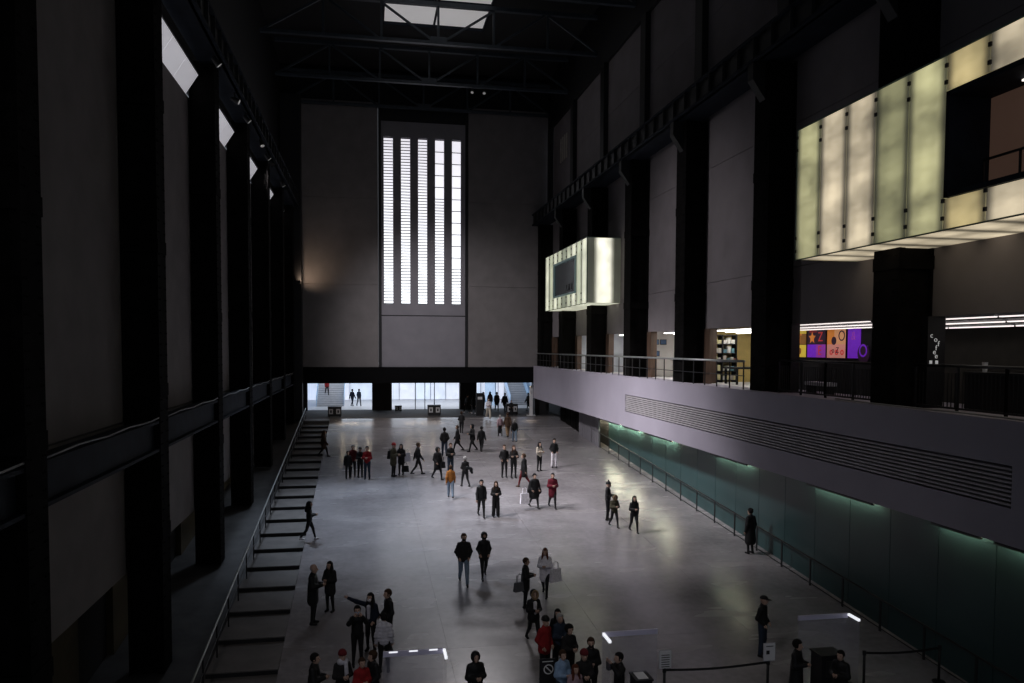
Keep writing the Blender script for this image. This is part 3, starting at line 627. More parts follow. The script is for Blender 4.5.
for k in range(len(xs)-1):
    b = MB(); b.box(xs[k]+.04, xs[k+1]-.04, 88, 88.06, .05, 4); b.build('pane', lg[k % 3], w9)
    b = MB(); b.box(xs[k]-.04, xs[k]+.04, 87.9, 88.1, 0, 4); b.build('glazing_post', M['pale'], w9)
w8 = empty('window_8', (5, 74.1, 0)); struct(w8, 'slim framed glass doors in the middle lobby opening')
for x in (4.2, 5.1, 6.0): b = MB(); b.box(x-.035, x+.035, 74.05, 74.15, 0, 2.95); b.build('door_frame', M['dsteel'], w8)
# lobby stairs on the left, blue glass balustrade
def lobby_stair(label, x0, x1, y0, n, sgn=1):
    e = empty('lobby_stair', ((x0+x1)/2, y0, .01)); tag(e, label, 'stairs', 'lobby stairs')
    for q in range(n):
        b = MB(); b.box(x0, x1, y0+q*.32, y0+(q+1)*.32, .02, .17*(q+1)); b.build('step', M['lobbyfl'], e)
        b = MB(); b.box(x0, x1, y0+q*.32-.012, y0+q*.32, .17*q+.05, .17*(q+1)-.07); b.build('riser', M['slat'], e)
    for x in (x0-.05, x1+.02):
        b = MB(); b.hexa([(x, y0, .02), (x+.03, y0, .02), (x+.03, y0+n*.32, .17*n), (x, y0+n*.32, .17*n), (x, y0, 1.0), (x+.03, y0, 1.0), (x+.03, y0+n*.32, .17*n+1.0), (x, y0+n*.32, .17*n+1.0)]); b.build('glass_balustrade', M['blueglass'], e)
lobby_stair('pale lobby stair rising behind the left opening', -5.2, -2.6, 79.0, 14)
lobby_stair('pale lobby stair with blue glass sides behind the right opening', 14.2, 16.2, 78.5, 14)
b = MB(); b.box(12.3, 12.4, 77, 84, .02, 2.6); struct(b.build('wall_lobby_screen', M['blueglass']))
lamp('lobby_lamp', 'AREA', (4.7, 80, 3.95), 600, (.85, .92, 1), 20, aim=(4.7, 80, 0), size_y=8)
# soffit downlights over the landing
dl = mat('downlight_warm', (.9, .8, .6), .4, emit=(1, .80, .52), estr=40)
for i, x in enumerate((-2.3, -1.3, -.2, 3.2, 4.3, 5.3, 13.0)):
    e = empty('downlight', (x, 66.4, 2.89)); tag(e, '%s warm round downlight from the left in the landing soffit' % ORD[i], 'downlight', 'landing downlights')
    b = MB(); b.tube([(x, 66.4, 2.895), (x, 66.4, 2.92)], .16, 14); b.build('rim', M['steel'], e)
    b = MB(); b.tube([(x, 66.4, 2.888), (x, 66.4, 2.9)], .12, 14); b.build('lens', dl, e)
    lamp('downlight_lamp', 'SPOT', (x, 66.4, 2.86), 420, (1, .80, .58), .06, aim=(x, 63.0, -.2), spot=20, parent=e)
# black boxes on the landing
def floor_case(label, x, y, w, h, d, z=0.0):
    e = empty('equipment_case', (x, y, z)); tag(e, label, 'box', 'black cases on the landing')
    b = MB(); b.box(x-w/2, x+w/2, y-d/2, y+d/2, z+.06, z+h-.04); b.build('body', M['blackp'], e)
    b = MB(); b.box(x-w/2-.02, x+w/2+.02, y-d/2-.02, y+d/2+.02, z+h-.05, z+h); b.build('lid', M['black'], e)
    for s in (-1, 1):
        b = MB(); b.box(x+s*w*.27-w*.15, x+s*w*.27+w*.15, y-d/2-.012, y-d/2, z+h*.3, z+h*.8); wlb = b.build('white_label', M['pale'], e)
        b = MB(); b.box(x+s*w*.27-w*.06, x+s*w*.27+w*.06, y-d/2-.018, y-d/2-.012, z+h*.42, z+h*.68); b.build('label_mark', M['blackp'], wlb)
        b = MB(); b.box(x+s*w*.4-.06, x+s*w*.4+.06, y-d/2+.05, y+d/2-.05, z, z+.06); b.build('foot', M['dsteel'], e)
floor_case('black case with two pale labels before the left opening', -2.95, 67.3, 1.1, .85, .6)
floor_case('black case with two pale labels before the middle opening', 5.45, 67.6, 1.1, .9, .6)
floor_case('black case with two pale labels before the right opening', 12.25, 67.4, 1.0, .95, .6)
floor_case('small black case at the left of the middle opening', 2.55, 72.6, .6, .5, .5)
def kiosk(label, x, y, w, h, d):
    e = empty('info_kiosk', (x, y, 0)); tag(e, label, 'kiosk', 'dark kiosks')
    b = MB(); b.box(x-w/2, x+w/2, y-d/2, y+d/2, .05, h); b.build('body', M['blackp'], e); b = MB(); b.box(x-w/2-.03, x+w/2+.03, y-d/2-.03, y+d/2+.03, 0, .05); b.build('plinth', M['dsteel'], e)
    b = MB(); b.box(x-w*.32, x+w*.32, y-d/2-.015, y-d/2, h*.72, h*.84); b.build('white_label', M['white'], e)
kiosk('tall black information kiosk with white label by the right opening', 9.35, 67.0, .62, 1.95, .4)
kiosk('wide dark kiosk with white label in the far right corner', 14.85, 67.2, 1.25, 2.3, .8)
e = empty('white_post', (13.75, 66.2, 0)); tag(e, 'slim white signpost on a square base by the right opening', 'post')
b = MB(); b.box(13.62, 13.88, 66.1, 66.3, .06, 2.6); b.build('pole', M['white'], e); b = MB(); b.box(13.4, 14.1, 65.9, 66.5, 0, .06); b.build('base', M['white'], e); b = MB(); b.box(13.68, 13.82, 66.08, 66.1, 1.9, 2.2); b.build('label_plate', M['pale'], e)
# ================================================================== QUEUE BARRIERS, SIGNS, SCREENS
def stanchion(label, x, y, h=1.0):
    z = ramp(y); e = empty('stanchion', (x, y, z)); tag(e, label, 'stanchion', 'queue stanchions')
    b = MB(); b.tube([(x, y, z), (x, y, z+.03), (x, y, z+.05)], [.17, .17, .05], 14); b.build('base', M['black'], e)
    b = MB(); b.tube([(x, y, z+.03), (x, y, z+h)], .035, 10); b.build('pole', M['black'], e, smooth=True); b = MB(); b.tube([(x, y, z+h-.1), (x, y, z+h+.02)], .05, 10); b.build('belt_head', M['black'], e)
    return (x, y, z+h-.04)
def belt(label, a, c):
    b = MB(); pts = [Vector(a).lerp(Vector(c), t/8)-Vector((0, 0, .06*math.sin(math.pi*t/8))) for t in range(9)]
    for p, q in zip(pts, pts[1:]): b.bar(p, q, .012, .06)
    tag(b.build('barrier_belt', M['black']), label, 'belt', 'queue belts')
def paper_sign(label, x, y, z, marks):
    e = empty('paper_sign', (x, y, z)); tag(e, label, 'sign', 'white paper signs on stanchions')
    b = MB(); b.box(x-.15, x+.15, y-.01, y+.01, z, z+.44); sheet = b.build('sheet', M['white'], e)
    b = MB(); b.box(x-.17, x+.17, y+.01, y+.02, z-.02, z+.46); b.build('holder', M['pale'], e)
    for (u, v, w, h) in marks: b = MB(); b.box(x+u-w/2, x+u+w/2, y-.016, y-.01, z+v-h/2, z+v+h/2); b.build('printed_mark', M['dsteel'], sheet)
A1 = stanchion('queue stanchion with a printed sheet, left end of the belt', 7.37, 18.55); A2 = stanchion('queue stanchion with a symbol sheet near the capped person', 10.24, 18.57)
A3 = stanchion('queue stanchion right of the black podium', 13.12, 18.68); A4 = stanchion('queue stanchion beside the glass wall', 15.4, 18.66)
belt('black queue belt between the two paper signs', A1, A2); belt('black queue belt right of the podium', A3, A4)
paper_sign('white sheet with printed lines on the left stanchion', 7.37, 18.5, A1[2]+.07, [(0, .34-.06*q, .22, .02) for q in range(6)])
paper_sign('white sheet with a dark arrow symbol on the middle stanchion', 10.24, 18.5, A2[2]+.07, [(-.05, .22, .09, .1), (0, .38, .2, .02)])
glass = bpy.data.materials.new('clear_acrylic'); glass.use_nodes = True
nt = glass.node_tree; bs = nt.nodes['Principled BSDF']; bs.inputs['Base Color'].default_value = (.55, .55, .68, 1); bs.inputs['Roughness'].default_value = .1; bs.inputs['Alpha'].default_value = .13
rim = mat('acrylic_rim', (.62, .60, .78), .4, var=.04); rim_glow = mat('added_rim_glow', (.9, .9, .95), .4, emit=(.92, .94, 1), estr=.9)  # glow added to the screen rims to brighten them, not a lamp
def screen(label, x0, x1, y, side_x, y2, h, dash):
    z = ramp(y); e = empty('acrylic_screen', ((x0+x1)/2, y, z)); tag(e, label, 'screen', 'clear acrylic desk screens')
    b = MB(); b.box(x0, x1, y-.01, y+.01, z+.06, z+h); b.build('back_panel', glass, e)
    b = MB(); b.box(side_x-.01, side_x+.01, y2, y, z+.06, z+h); b.build('side_panel', glass, e)
    b = MB(); b.box(x0, x1, y-.03, y+.03, z+h, z+h+.12); b.build('top_rim', rim, e)
    b = MB(); b.box(side_x-.03, side_x+.03, y2, y-.03, z+h+.06, z+h+.12); b.build('added_side_glow', rim_glow, e)
    for q in range(dash): xx = x0+(x1-x0)*(q+.5)/dash; b = MB(); b.box(xx-.1, xx+.1, y-.035, y-.03, z+h+.09, z+h+.125); b.build('added_rim_glow', rim_glow, e)
    for x in (x0+.05, x1-.05): b = MB(); b.box(x-.12, x+.12, y-.2, y+.2, z-.01, z+.06); b.build('foot', M['dsteel'], e)
screen('clear acrylic screen beside the attendant, added glow on its left corner', 5.65, 7.1, 18.38, 5.68, 17.8, 2.0, 0)
screen('clear acrylic screen with dashed glow added to its rim, near left', .27, 1.67, 18.08, 1.69, 17.55, 2.0, 3)
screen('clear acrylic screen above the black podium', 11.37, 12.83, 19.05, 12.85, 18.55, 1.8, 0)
def podium(label, x, y, w, d, h, top):
    z = ramp(y); e = empty('podium', (x, y, z)); tag(e, label, 'podium', 'desks on the ramp')
    b = MB(); b.box(x-w/2, x+w/2, y-d/2, y+d/2, z-.03, z+h); b.build('body', M['blackp'], e)
    b = MB(); b.box(x-w/2-.03, x+w/2+.03, y-d/2-.03, y+d/2+.03, z+h, z+h+.04); b.build('top', top, e)
    b = MB(); b.box(x-w*.3, x+w*.3, y-d/2-.02, y-d/2, z+h*.55, z+h*.9); b.build('front_panel', M['dsteel'], e)
podium('tall black podium between two people in black', 11.8, 18.35, .62, .5, 1.2, M['black'])
podium('small dark desk with a white top beside the attendant', 6.62, 18.2, .4, .5, 1.0, M['blackp'])
b = MB(); zz = ramp(18.2)+1.04; b.hexa([(6.48, 18.0, zz), (6.74, 18.0, zz), (6.74, 18.4, zz), (6.48, 18.4, zz), (6.48, 18.0, zz+.012), (6.74, 18.0, zz+.012), (6.74, 18.4, zz+.012), (6.48, 18.4, zz+.012)])
b.box(6.56, 6.60, 18.1, 18.3, zz+.012, zz+.016); tag(b.build('paper_stack', M['white']), 'white papers lying on the small dark desk', 'paper')
e = empty('notice_board', (4.42, 19.0, ramp(19))); tag(e, 'black floor notice board with a white prohibition symbol', 'sign')
zb = ramp(19); b = MB(); b.box(4.20, 4.62, 18.98, 19.01, zb+.25, zb+1.25); b.build('board', M['blackp'], e)
b = MB(); b.box(4.38, 4.44, 19.01, 19.05, zb, zb+1.2); b.box(4.2, 4.62, 18.85, 19.15, zb-.01, zb+.03); b.build('stand', M['dsteel'], e)
sw = mat('symbol_white', (.75, .75, .75), .6)
n = 24; b = MB(); cx, cz, yy = 4.43, zb+.98, 18.97
ring = [(math.cos(2*math.pi*q/n), math.sin(2*math.pi*q/n)) for q in range(n)]
b.pts([(cx+u*.13, yy, cz+w*.13) for u, w in ring]+[(cx+u*.10, yy, cz+w*.10) for u, w in ring], [(i, (i+1) % n, n+(i+1) % n, n+i) for i in range(n)]); b.build('symbol_ring', sw, e)
b = MB(); b.bar((cx-.08, yy, cz+.08), (cx+.08, yy, cz-.08), .01, .03); b.build('symbol_slash', sw, e)
b = MB(); b.box(4.27, 4.55, 18.972, 18.98, zb+1.17, zb+1.19); b.build('printed_line', sw, e)
def flood(label, loc, aim, power, col, spot=75, size=1.0, arm=None):
    e = empty('floodlight', loc); tag(e, label, 'floodlight', 'hall floodlights')
    d = (Vector(aim)-Vector(loc)).normalized(); p = Vector(loc)
    b = MB(); b.tube([p-d*.35, p-d*.05, p], [.08, .13, .14], 12); b.build('can', M['black'], e)
    b = MB(); b.tube([p, p+d*.01], .11, 12); b.build('lens', mat('flood_lens', (.9, .9, .9), .3, emit=(1, .97, .92), estr=.10), e)
    b = MB(); b.bar(p-d*.2, (p-d*.2+Vector((0, 0, .36))) if arm is None else arm, .05); b.build('bracket', M['black'], e)
    lamp('flood_lamp', 'SPOT', tuple(p+d*.05), power, col, size, aim=aim, spot=spot, parent=e).data.energy = power
NW = (1, .955, .985)
COOL = (.68, .81, 1)
for i, (y, tx, ty, tz, f, sp_, c) in enumerate(((31.5, 11.2, 36, -2, 17, 50, NW), (36.0, 15.1, 36, 7.0, 3.6, 58, NW), (39.0, 12.2, 42, -1, 17, 50, NW), (43.5, .8, 37, -1.8, 11, 52, COOL), (46.5, 10, 50, -1, 9, 52, NW), (48.0, 7.5, 65.5, 4.5, 9.5, 62, NW), (54.0, 5, 57, 0, 4.5, 54, NW))):
    flood('%s floodlight from the camera on the left crane girder' % ORD[i], (-5.55, y, 16.5), (tx, ty, tz), FLOOD*f, c, sp_)
for i, (x, t, f, c) in enumerate(((7.6, (.6, 41, -1.5), 9, COOL), (8.5, (7, 35, -2), 5, NW))):
    flood('%s small floodlight of the pair under the roof truss' % ['left', 'right'][i], (x, 58.9, 24.95), t, FLOOD*f, c, 40, 2.5)
flood('small warm wall lamp washing the far wall beside the left pier', (-5.45, 63.75, 11.0), (-4.4, 65.5, 12.4), 130, (1, .72, .5), 120, .08, arm=(-5.95, 63.75, 11.0))
flood('added fill floodlight on the left crane girder, out of view', (-5.55, 8.0, 16.5), (5.5, 22, -3), FLOOD*1.6, NW, 60)  # unseen lamp added to fill the fronts of the near people
# ================================================================== PEOPLE
def snet(f, lo, hi, h):
    """naive surface nets over a signed distance function"""
    n = [int(math.ceil((hi[i]-lo[i])/h))+1 for i in range(3)]
    ax = [lo[i]+h*np.arange(n[i]) for i in range(3)]
    G = np.stack(np.meshgrid(*ax, indexing='ij'), -1)
    V = f(G.reshape(-1, 3)).reshape(n)
    c = {}
    for i in (0, 1):
        for j in (0, 1):
            for k in (0, 1): c[(i, j, k)] = V[i:n[0]-1+i, j:n[1]-1+j, k:n[2]-1+k]
    ins = sum((v < 0).astype(int) for v in c.values()); act = (ins > 0) & (ins < 8)
    idx = -np.ones(act.shape, int); cells = np.argwhere(act); idx[act] = np.arange(len(cells))
    acc = np.zeros((len(cells), 3)); cnt = np.zeros(len(cells))
    cv = {k: v[act] for k, v in c.items()}
    for a in c:
        for d in range(3):
            if a[d]: continue
            b = list(a); b[d] = 1; b = tuple(b); va, vb = cv[a], cv[b]; m = (va < 0) != (vb < 0)
            t = np.where(m, va/np.where(m, va-vb, 1), 0); p = np.tile(np.array(a, float), (len(cells), 1)); p[:, d] = t
            acc[m] += p[m]; cnt[m] += 1
    P = (cells+acc/np.maximum(cnt, 1)[:, None])*h+np.array(lo)
    I = V < 0; faces = []
    for d in range(3):
        e, g = (d+1) % 3, (d+2) % 3
        s0 = [slice(None)]*3; s1 = [slice(None)]*3; s0[d] = slice(0, -1); s1[d] = slice(1, None)
        s0[e] = s1[e] = slice(1, -1); s0[g] = s1[g] = slice(1, -1)
        A, B = I[tuple(s0)], I[tuple(s1)]; q = np.argwhere(A != B); fl = A[A != B]
        q = q.copy(); q[:, e] += 1; q[:, g] += 1
        def ix(de, dg): r = q.copy(); r[:, e] -= de; r[:, g] -= dg; return idx[r[:, 0], r[:, 1], r[:, 2]]
        F = np.stack([ix(1, 1), ix(0, 1), ix(0, 0), ix(1, 0)], 1); F[~fl] = F[~fl][:, ::-1]; faces.append(F)
    return P, np.concatenate(faces)
def cap(a, b, ra, rb, sy=1.):
    a = np.array(a, float); b = np.array(b, float)
    def f(P):
        Q = P-a; ba = b-a
        if sy != 1.: Q = Q*np.array([1, sy, 1]); ba = ba*np.array([1, sy, 1])
        t = np.clip(Q@ba/max(1e-9, ba@ba), 0, 1); return np.linalg.norm(Q-t[:, None]*ba, axis=1)-(ra+(rb-ra)*t)
    return f
def ell(c, r):
    c = np.array(c, float); r = np.array(r, float)
    return lambda P: (np.linalg.norm((P-c)/r, axis=1)-1)*r.min()
def uni(fs, k=.03):
    def f(P):
        d = fs[0](P)
        for g in fs[1:]:
            e = g(P); hh = np.clip(.5+.5*(e-d)/k, 0, 1); d = e*(1-hh)+d*hh-k*hh*(1-hh)
        return d
    return f
def sub_mesh(name, P, F, m, parent, smooth=True):
    me = bpy.data.meshes.new(name)
    me.from_pydata(P.tolist() if hasattr(P, 'tolist') else P, [], F.tolist() if hasattr(F, 'tolist') else F); me.update()
    if smooth: me.polygons.foreach_set('use_smooth', [True]*len(me.polygons))
    me.materials.append(m); return link(name, me, parent, (0, 0, 0), True)
FAB = {}
def fab(col, rough=.85):
    key = tuple(round(c, 3) for c in col)
    if key not in FAB: FAB[key] = mat('fabric_%d' % len(FAB), col, rough, var=.18, scale=14, spec=.2)
    return FAB[key]
C = dict(black=(.012, .012, .013), dk=(.02, .019, .02), navy=(.012, .016, .03), char=(.03, .03, .033), grey=(.14, .14, .15), ltgrey=(.55, .54, .60), white=(.78, .75, .80), cream=(.5, .45, .38),
         red=(.26, .018, .020), dred=(.12, .016, .02), burg=(.11, .012, .022), orange=(.30, .115, .025), olive=(.06, .055, .035), brown=(.07, .042, .028), jean=(.19, .25, .33), djean=(.03, .042, .065),
         blue=(.26, .38, .55), pink=(.40, .27, .30), tan=(.25, .17, .10), blond=(.36, .24, .12), hgrey=(.32, .31, .30), hbrown=(.045, .024, .014), hred=(.10, .03, .015), hblack=(.008, .007, .007))
# a shared head (with face) made once, in head-centred coordinates, looking along -Y
hf = uni([ell((0, .01, .02), (.078, .098, .105)), ell((0, -.025, -.055), (.056, .062, .068)), cap((0, -.085, .012), (0, -.112, -.022), .011, .016), ell((.079, .012, -.005), (.014, .024, .034)), ell((-.079, .012, -.005), (.014, .024, .034)),
          cap((0, .015, -.06), (0, .02, -.15), .05, .052), cap((-.02, -.083, -.06), (.02, -.083, -.06), .009, .009)], .022)
HP, HF = snet(hf, (-.11, -.14, -.17), (.11, .13, .14), .0135)
def small_ball(c, r, n=6):
    v = []; f = []
    for i in range(n+1):
        for j in range(n): a, t = math.pi*i/n, 2*math.pi*j/n; v.append((c[0]+r*math.sin(a)*math.cos(t), c[1]+r*math.sin(a)*math.sin(t), c[2]+r*math.cos(a)))
    for i in range(n):
        for j in range(n): f.append((i*n+j, i*n+(j+1) % n, (i+1)*n+(j+1) % n, (i+1)*n+j))
    return v, f
def hand_mesh(b, w, d, side):               # palm and five curled fingers at wrist w, pointing along d
    w = Vector(w); d = Vector(d).normalized(); s = d.cross(Vector((0, -1, .15))).normalized()*side; n = s.cross(d).normalized()
    b.tube([w-d*.02, w+d*.03, w+d*.085], [.026, .036, .034], 8)
    for q, (o, l) in enumerate(((-.028, .068), (-.010, .078), (.010, .074), (.027, .058))):
        r = w+d*.075+s*o; b.tube([r, r+d*l*.5, r+d*l*.85-n*side*l*.3], [.0105, .0098, .008], 5)
    r = w+d*.02+s*-.03; b.tube([r, r-s*.03+d*.03, r-s*.035+d*.062], [.012, .0115, .009], 5)
HR = .024
def person(x, y, H, face, pose, top, bot, hair, label, z=None, shoe='black', skin='skin', mask=None, scarf=None, group='visitors in the hall', tilt=0., inner=None):
    k = H/1.75; z = ramp(y) if z is None else z
    e = empty('person', (x, y, z), math.radians(face)); e.scale = (k, k, k)
    tag(e, label, 'person', group)
    ttype, tcol = top; btype, bcol = bot
    # ---- joints
    legs = {}
    wk = pose[0] == 'w'; sgn = 1 if 'R' not in pose else -1
    for s in (1, -1):
        hip = np.array([s*.09, 0, .93])
        if wk:
            a, c = (22, 12) if s == sgn else (-16, -38)
            a, c = math.radians(a), math.radians(c)
            kn = hip+np.array([0, -math.sin(a)*.43, -math.cos(a)*.43]); an = kn+np.array([0, -math.sin(c)*.41, -math.cos(c)*.41])
        else: kn = np.array([s*.10, -.015, .50]); an = np.array([s*.115, .02, .09])
        legs[s] = [hip, kn, an]
    dz = .085-min(legs[1][2][2], legs[-1][2][2])
    for s in legs: legs[s] = [p+np.array([0, 0, dz]) for p in legs[s]]
    T = lambda px, py, pz: np.array([px, py-tilt*max(0, pz-.95), pz+dz])   # torso leans forward by tilt
    arms = {}
    ap = pose[1:].replace('R', '') or 'd'
    for s in (1, -1):
        sh = T(s*.145, .01, 1.385); q = ap
        if ap == 'h': q = 'd' if s == 1 else 'f'         # one hand raised
        if ap == 'o': q = 'o' if s == 1 else 'd'
        if ap == 'q': q = 'o' if s == -1 else 'b'
        if q == 'd':
            sw = (-.12 if s == sgn else .12) if wk else 0
            el, wr = T(s*.205, .03-sw*.6, 1.13), T(s*.225, -.03-sw*1.6, .88)
        elif q == 'p': el, wr = T(s*.225, .06, 1.14), T(s*.165, -.10, .98)
        elif q == 'f': el, wr = T(s*.205, -.03, 1.13), T(s*.06, -.26, 1.17)
        elif q == 'c': el, wr = T(s*.21, -.06, 1.14), T(-s*.06, -.2, 1.18)
        elif q == 'r': el, wr = T(s*.25, -.16, 1.30), T(s*.11, -.27, 1.53)
        elif q == 'o': el, wr = T(s*.42, -.10, 1.48), T(s*.65, -.18, 1.58)
        elif q == 'b': el, wr = T(s*.21, .02, 1.13), T(s*.18, -.16, .98)
        arms[s] = [sh, el, wr]
    hc = T(0, -.03, 1.628)
    lo = np.array([-.45, -.5, -.0]); hi = np.array([.45, .5, 1.85])
    if ap in 'oq': hi[0] = .8
    allp = np.array([p for s in (1, -1) for p in legs[s]+arms[s]]+[hc])
    lo = np.minimum(allp.min(0)-.30, [-.36, -.3, 0]); hi = np.maximum(allp.max(0)+.26, [.36, .3, 1.5]); lo[2] = 0
    # ---- body
    fs = [cap(T(0, 0, .98), T(0, 0, 1.12), .125, .11, 1.35), cap(T(0, 0, 1.12), T(0, 0, 1.34), .11, .13, 1.4), cap(T(-.11, 0, 1.39), T(.11, 0, 1.39), .055, .055), cap(T(0, .01, 1.42), hc-[0, -.02, .09], .055, .05)]
    for s in (1, -1):
        h_, kn, an = legs[s]; fs += [cap(h_, kn, .072, .05), cap(kn, an, .05, .034)]; a, b_, c_ = arms[s]; fs += [cap(a, b_, .045, .036), cap(b_, c_, .036, .027)]
    P, F = snet(uni(fs, .03), lo, np.array([hi[0], hi[1], hc[2]-.02]), .03)
    n = len(P); ca, sa = 1, 0
    HPt = HP*1.07+hc; P = np.concatenate([P, HPt]); F = np.concatenate([F, HF+n]); mi = [0]*len(F)
    b = MB(); b.v = P.tolist(); b.f = [tuple(q) for q in F.tolist()]
    for s in (1, -1):
        d = arms[s][2]-arms[s][1]; hand_mesh(b, arms[s][2], d, s)
    mi = [0]*len(b.f)
    for s in (1, -1):
        v, f = small_ball((hc[0]+s*.033, hc[1]-.078, hc[2]+.018), .012); b.pts(v, f); mi += [1]*len(f)
    me = bpy.data.meshes.new('body'); me.from_pydata(b.v, [], b.f); me.update()
    me.materials.append(M[skin]); me.materials.append(M['eye']); me.polygons.foreach_set('material_index', mi); me.polygons.foreach_set('use_smooth', [True]*len(mi))
    link('body', me, e, (0, 0, 0), True)
    # ---- trousers
    fs = [cap(T(0, 0, .95), T(0, 0, 1.04), .15, .14, 1.35)]
    if btype != 'skirt':
        w = {'jeans': .0, 'wide': .02, 'slim': -.008}.get(btype, 0)
        for s in (1, -1): h_, kn, an = legs[s]; fs += [cap(h_, kn, .098, .072+w), cap(kn, an+[0, 0, .015], .072+w, .056+w*1.6)]
        P, F = snet(uni(fs, .025), [lo[0], lo[1], .03], [hi[0], hi[1], 1.2+dz], HR); sub_mesh('trousers', P, F, fab(C[bcol]), e)
    else:
        fs += [cap(T(0, 0, 1.0), (0, 0, .48+dz), .14, .2, 1.2)]
        P, F = snet(uni(fs, .03), [lo[0], lo[1], .2], [hi[0], hi[1], 1.2+dz], HR); sub_mesh('skirt', P, F, fab(C[bcol]), e)
        for s in (1, -1): h_, kn, an = legs[s]; 
        fs = [cap(legs[s][1]+[0, 0, .1], legs[s][2], .065, .045) for s in (1, -1)]; P, F = snet(uni(fs, .01), [lo[0], lo[1], .02], [hi[0], hi[1], .8], HR); sub_mesh('tights', P, F, fab(C['black']), e)
    # ---- shoes
    for s in (1, -1):
        an = legs[s][2]; up = max(0, an[2]-.09)
        P, F = snet(uni([cap(an+[0, .03, -.045], an+[0, -.13, -.05-up*.2], .042, .038), cap(an, an+[0, 0, -.03], .045, .045)], .03), an+[-.1, -.22, -.14], an+[.1, .12, .08], .02)
        P[:, 2] = np.maximum(P[:, 2], an[2]-.085); sub_mesh('shoe', P, F, fab(C[shoe], .5), e)
    # ---- upper clothing
    g = .024 if ttype in ('puffer', 'coat', 'long', 'cape') else .01
    fs = [cap(T(0, 0, .98), T(0, 0, 1.14), .16+g, .148+g, 1.3), cap(T(0, 0, 1.14), T(0, 0, 1.31), .148+g, .155+g, 1.36), cap(T(0, .012, 1.43), T(.125, .008, 1.38), .068, .062+g*.5), cap(T(0, .012, 1.43), T(-.125, .008, 1.38), .068, .062+g*.5), cap(T(0, .015, 1.40), T(0, .0, 1.50), .09, .068)]
    for s in (1, -1):
        a, b_, c_ = arms[s]; fs += [cap(a, b_, .064+g, .055+g), cap(b_, c_, .055+g, .045+g*.5)]
    zl = .80
    hem = {'coat': .56, 'long': .36, 'cape': .52, 'parka': .72}.get(ttype)
    if hem: fs.append(cap(T(0, .005, 1.12), (0, .01, hem+.16+dz), .16+g, .205+(.07 if ttype == 'cape' else .0)+(.03 if ttype == 'long' else 0), 1.25)); zl = hem
    if ttype == 'cape': fs += [cap(T(-.16, 0, 1.36), (-.27, .02, .85+dz), .1, .14, 1.2), cap(T(.16, 0, 1.36), (.27, .02, .85+dz), .1, .14, 1.2)]; lo = lo-[.15, .05, 0]; hi = hi+[.15, .05, 0]
    base = uni(fs, .045)
    if ttype == 'puffer':
        f0 = base; base = lambda P: f0(P)+.008*np.sin(P[:, 2]*62)
    zcut = zl+dz
    fcut = lambda P: np.maximum(base(P), zcut-P[:, 2])
    P, F = snet(fcut, [lo[0], lo[1], zcut-.08], [hi[0], hi[1], 1.62+dz], HR)
    nm = {'coat': 'coat', 'long': 'long_coat', 'cape': 'cape', 'puffer': 'puffer_jacket', 'parka': 'parka'}.get(ttype, 'jacket')
    jo = sub_mesh(nm, P, F, fab(C[tcol]), e)
    if inner:
        P, F = snet(cap(T(0, -.112-g*.7, 1.05), T(0, -.118-g*.7, 1.38), .05, .06), [-.15, -.4-tilt, .9+dz], [.15, .1, 1.55+dz], .022); sub_mesh('shirt_front', P, F, fab(C[inner]), e)
    # ---- hair and headgear
    hs, hcol = hair; hm = fab(C[hcol]); hx = hc
    def hmesh(name, f, m, r=.30, hh=.02): P, F = snet(f, hx-[r, r, r+.2], hx+[r, r, .26], hh); return sub_mesh(name, P, F, m, e)
    skull = ell(hx+[0, .018, .028], (.101, .120, .123))
    cutf = lambda P: np.minimum(-(P[:, 1]-hx[1]+.035), (hx[2]+.062)-P[:, 2])
    crop = lambda P: np.maximum(np.maximum(skull(P), cutf(P)), (hx[2]-.07)-P[:, 2])
    if hs == 'bald': hmesh('hair', lambda P: np.maximum(np.maximum(ell(hx+[0, .02, .0], (.09, .105, .08))(P), -(P[:, 1]-hx[1]-.02)), P[:, 2]-hx[2]-.03), hm)
    elif hs == 'short': hmesh('hair', crop, hm)
    elif hs == 'curly': hmesh('hair', lambda P: np.maximum(ell(hx+[0, .03, .04], (.125, .13, .13))(P)+.01*np.sin(P[:, 0]*90)*np.sin(P[:, 2]*90), cutf(P)), hm)
    elif hs == 'bun': hmesh('hair', lambda P: np.minimum(crop(P), ell(hx+[0, .1, .09], (.05, .05, .05))(P)), hm)
    elif hs == 'long':
        tail = uni([cap(hx+[0, .05, .03], T(0, .10, 1.36), .095, .085, .9), cap(hx+[.065, .0, .0], T(.10, -.06, 1.36), .04, .045), cap(hx+[-.065, .0, .0], T(-.10, -.06, 1.36), .04, .045)], .03)
        hmesh('hair', lambda P: np.minimum(crop(P), np.maximum(tail(P), -(P[:, 1]-hx[1]+.075))), hm, .34)
    elif hs in ('beanie', 'bobble'):
        hat = hmesh('hat', lambda P: np.maximum(ell(hx+[0, .012, .05], (.112, .127, .13))(P), (hx[2]+.03)-P[:, 2]), hm)
        if hs == 'bobble': o_ = hmesh('pompom', ell(hx+[0, .01, .19], (.045, .045, .045)), hm); o_.parent = hat
    elif hs == 'cap':
        hmesh('cap', lambda P: np.minimum(np.maximum(ell(hx+[0, .012, .045], (.103, .12, .1))(P), (hx[2]+.04)-P[:, 2]), ell(hx+[0, -.14, .045], (.08, .09, .016))(P)), hm)
    elif hs in ('hood', 'furhood'):
        hd = ell(hx+[0, .025, .015], (.125, .14, .15)); op = ell(hx+[0, -.12, -.005], (.078, .1, .1))
        hood = hmesh('hood', lambda P: np.maximum(hd(P), -op(P)), hm)
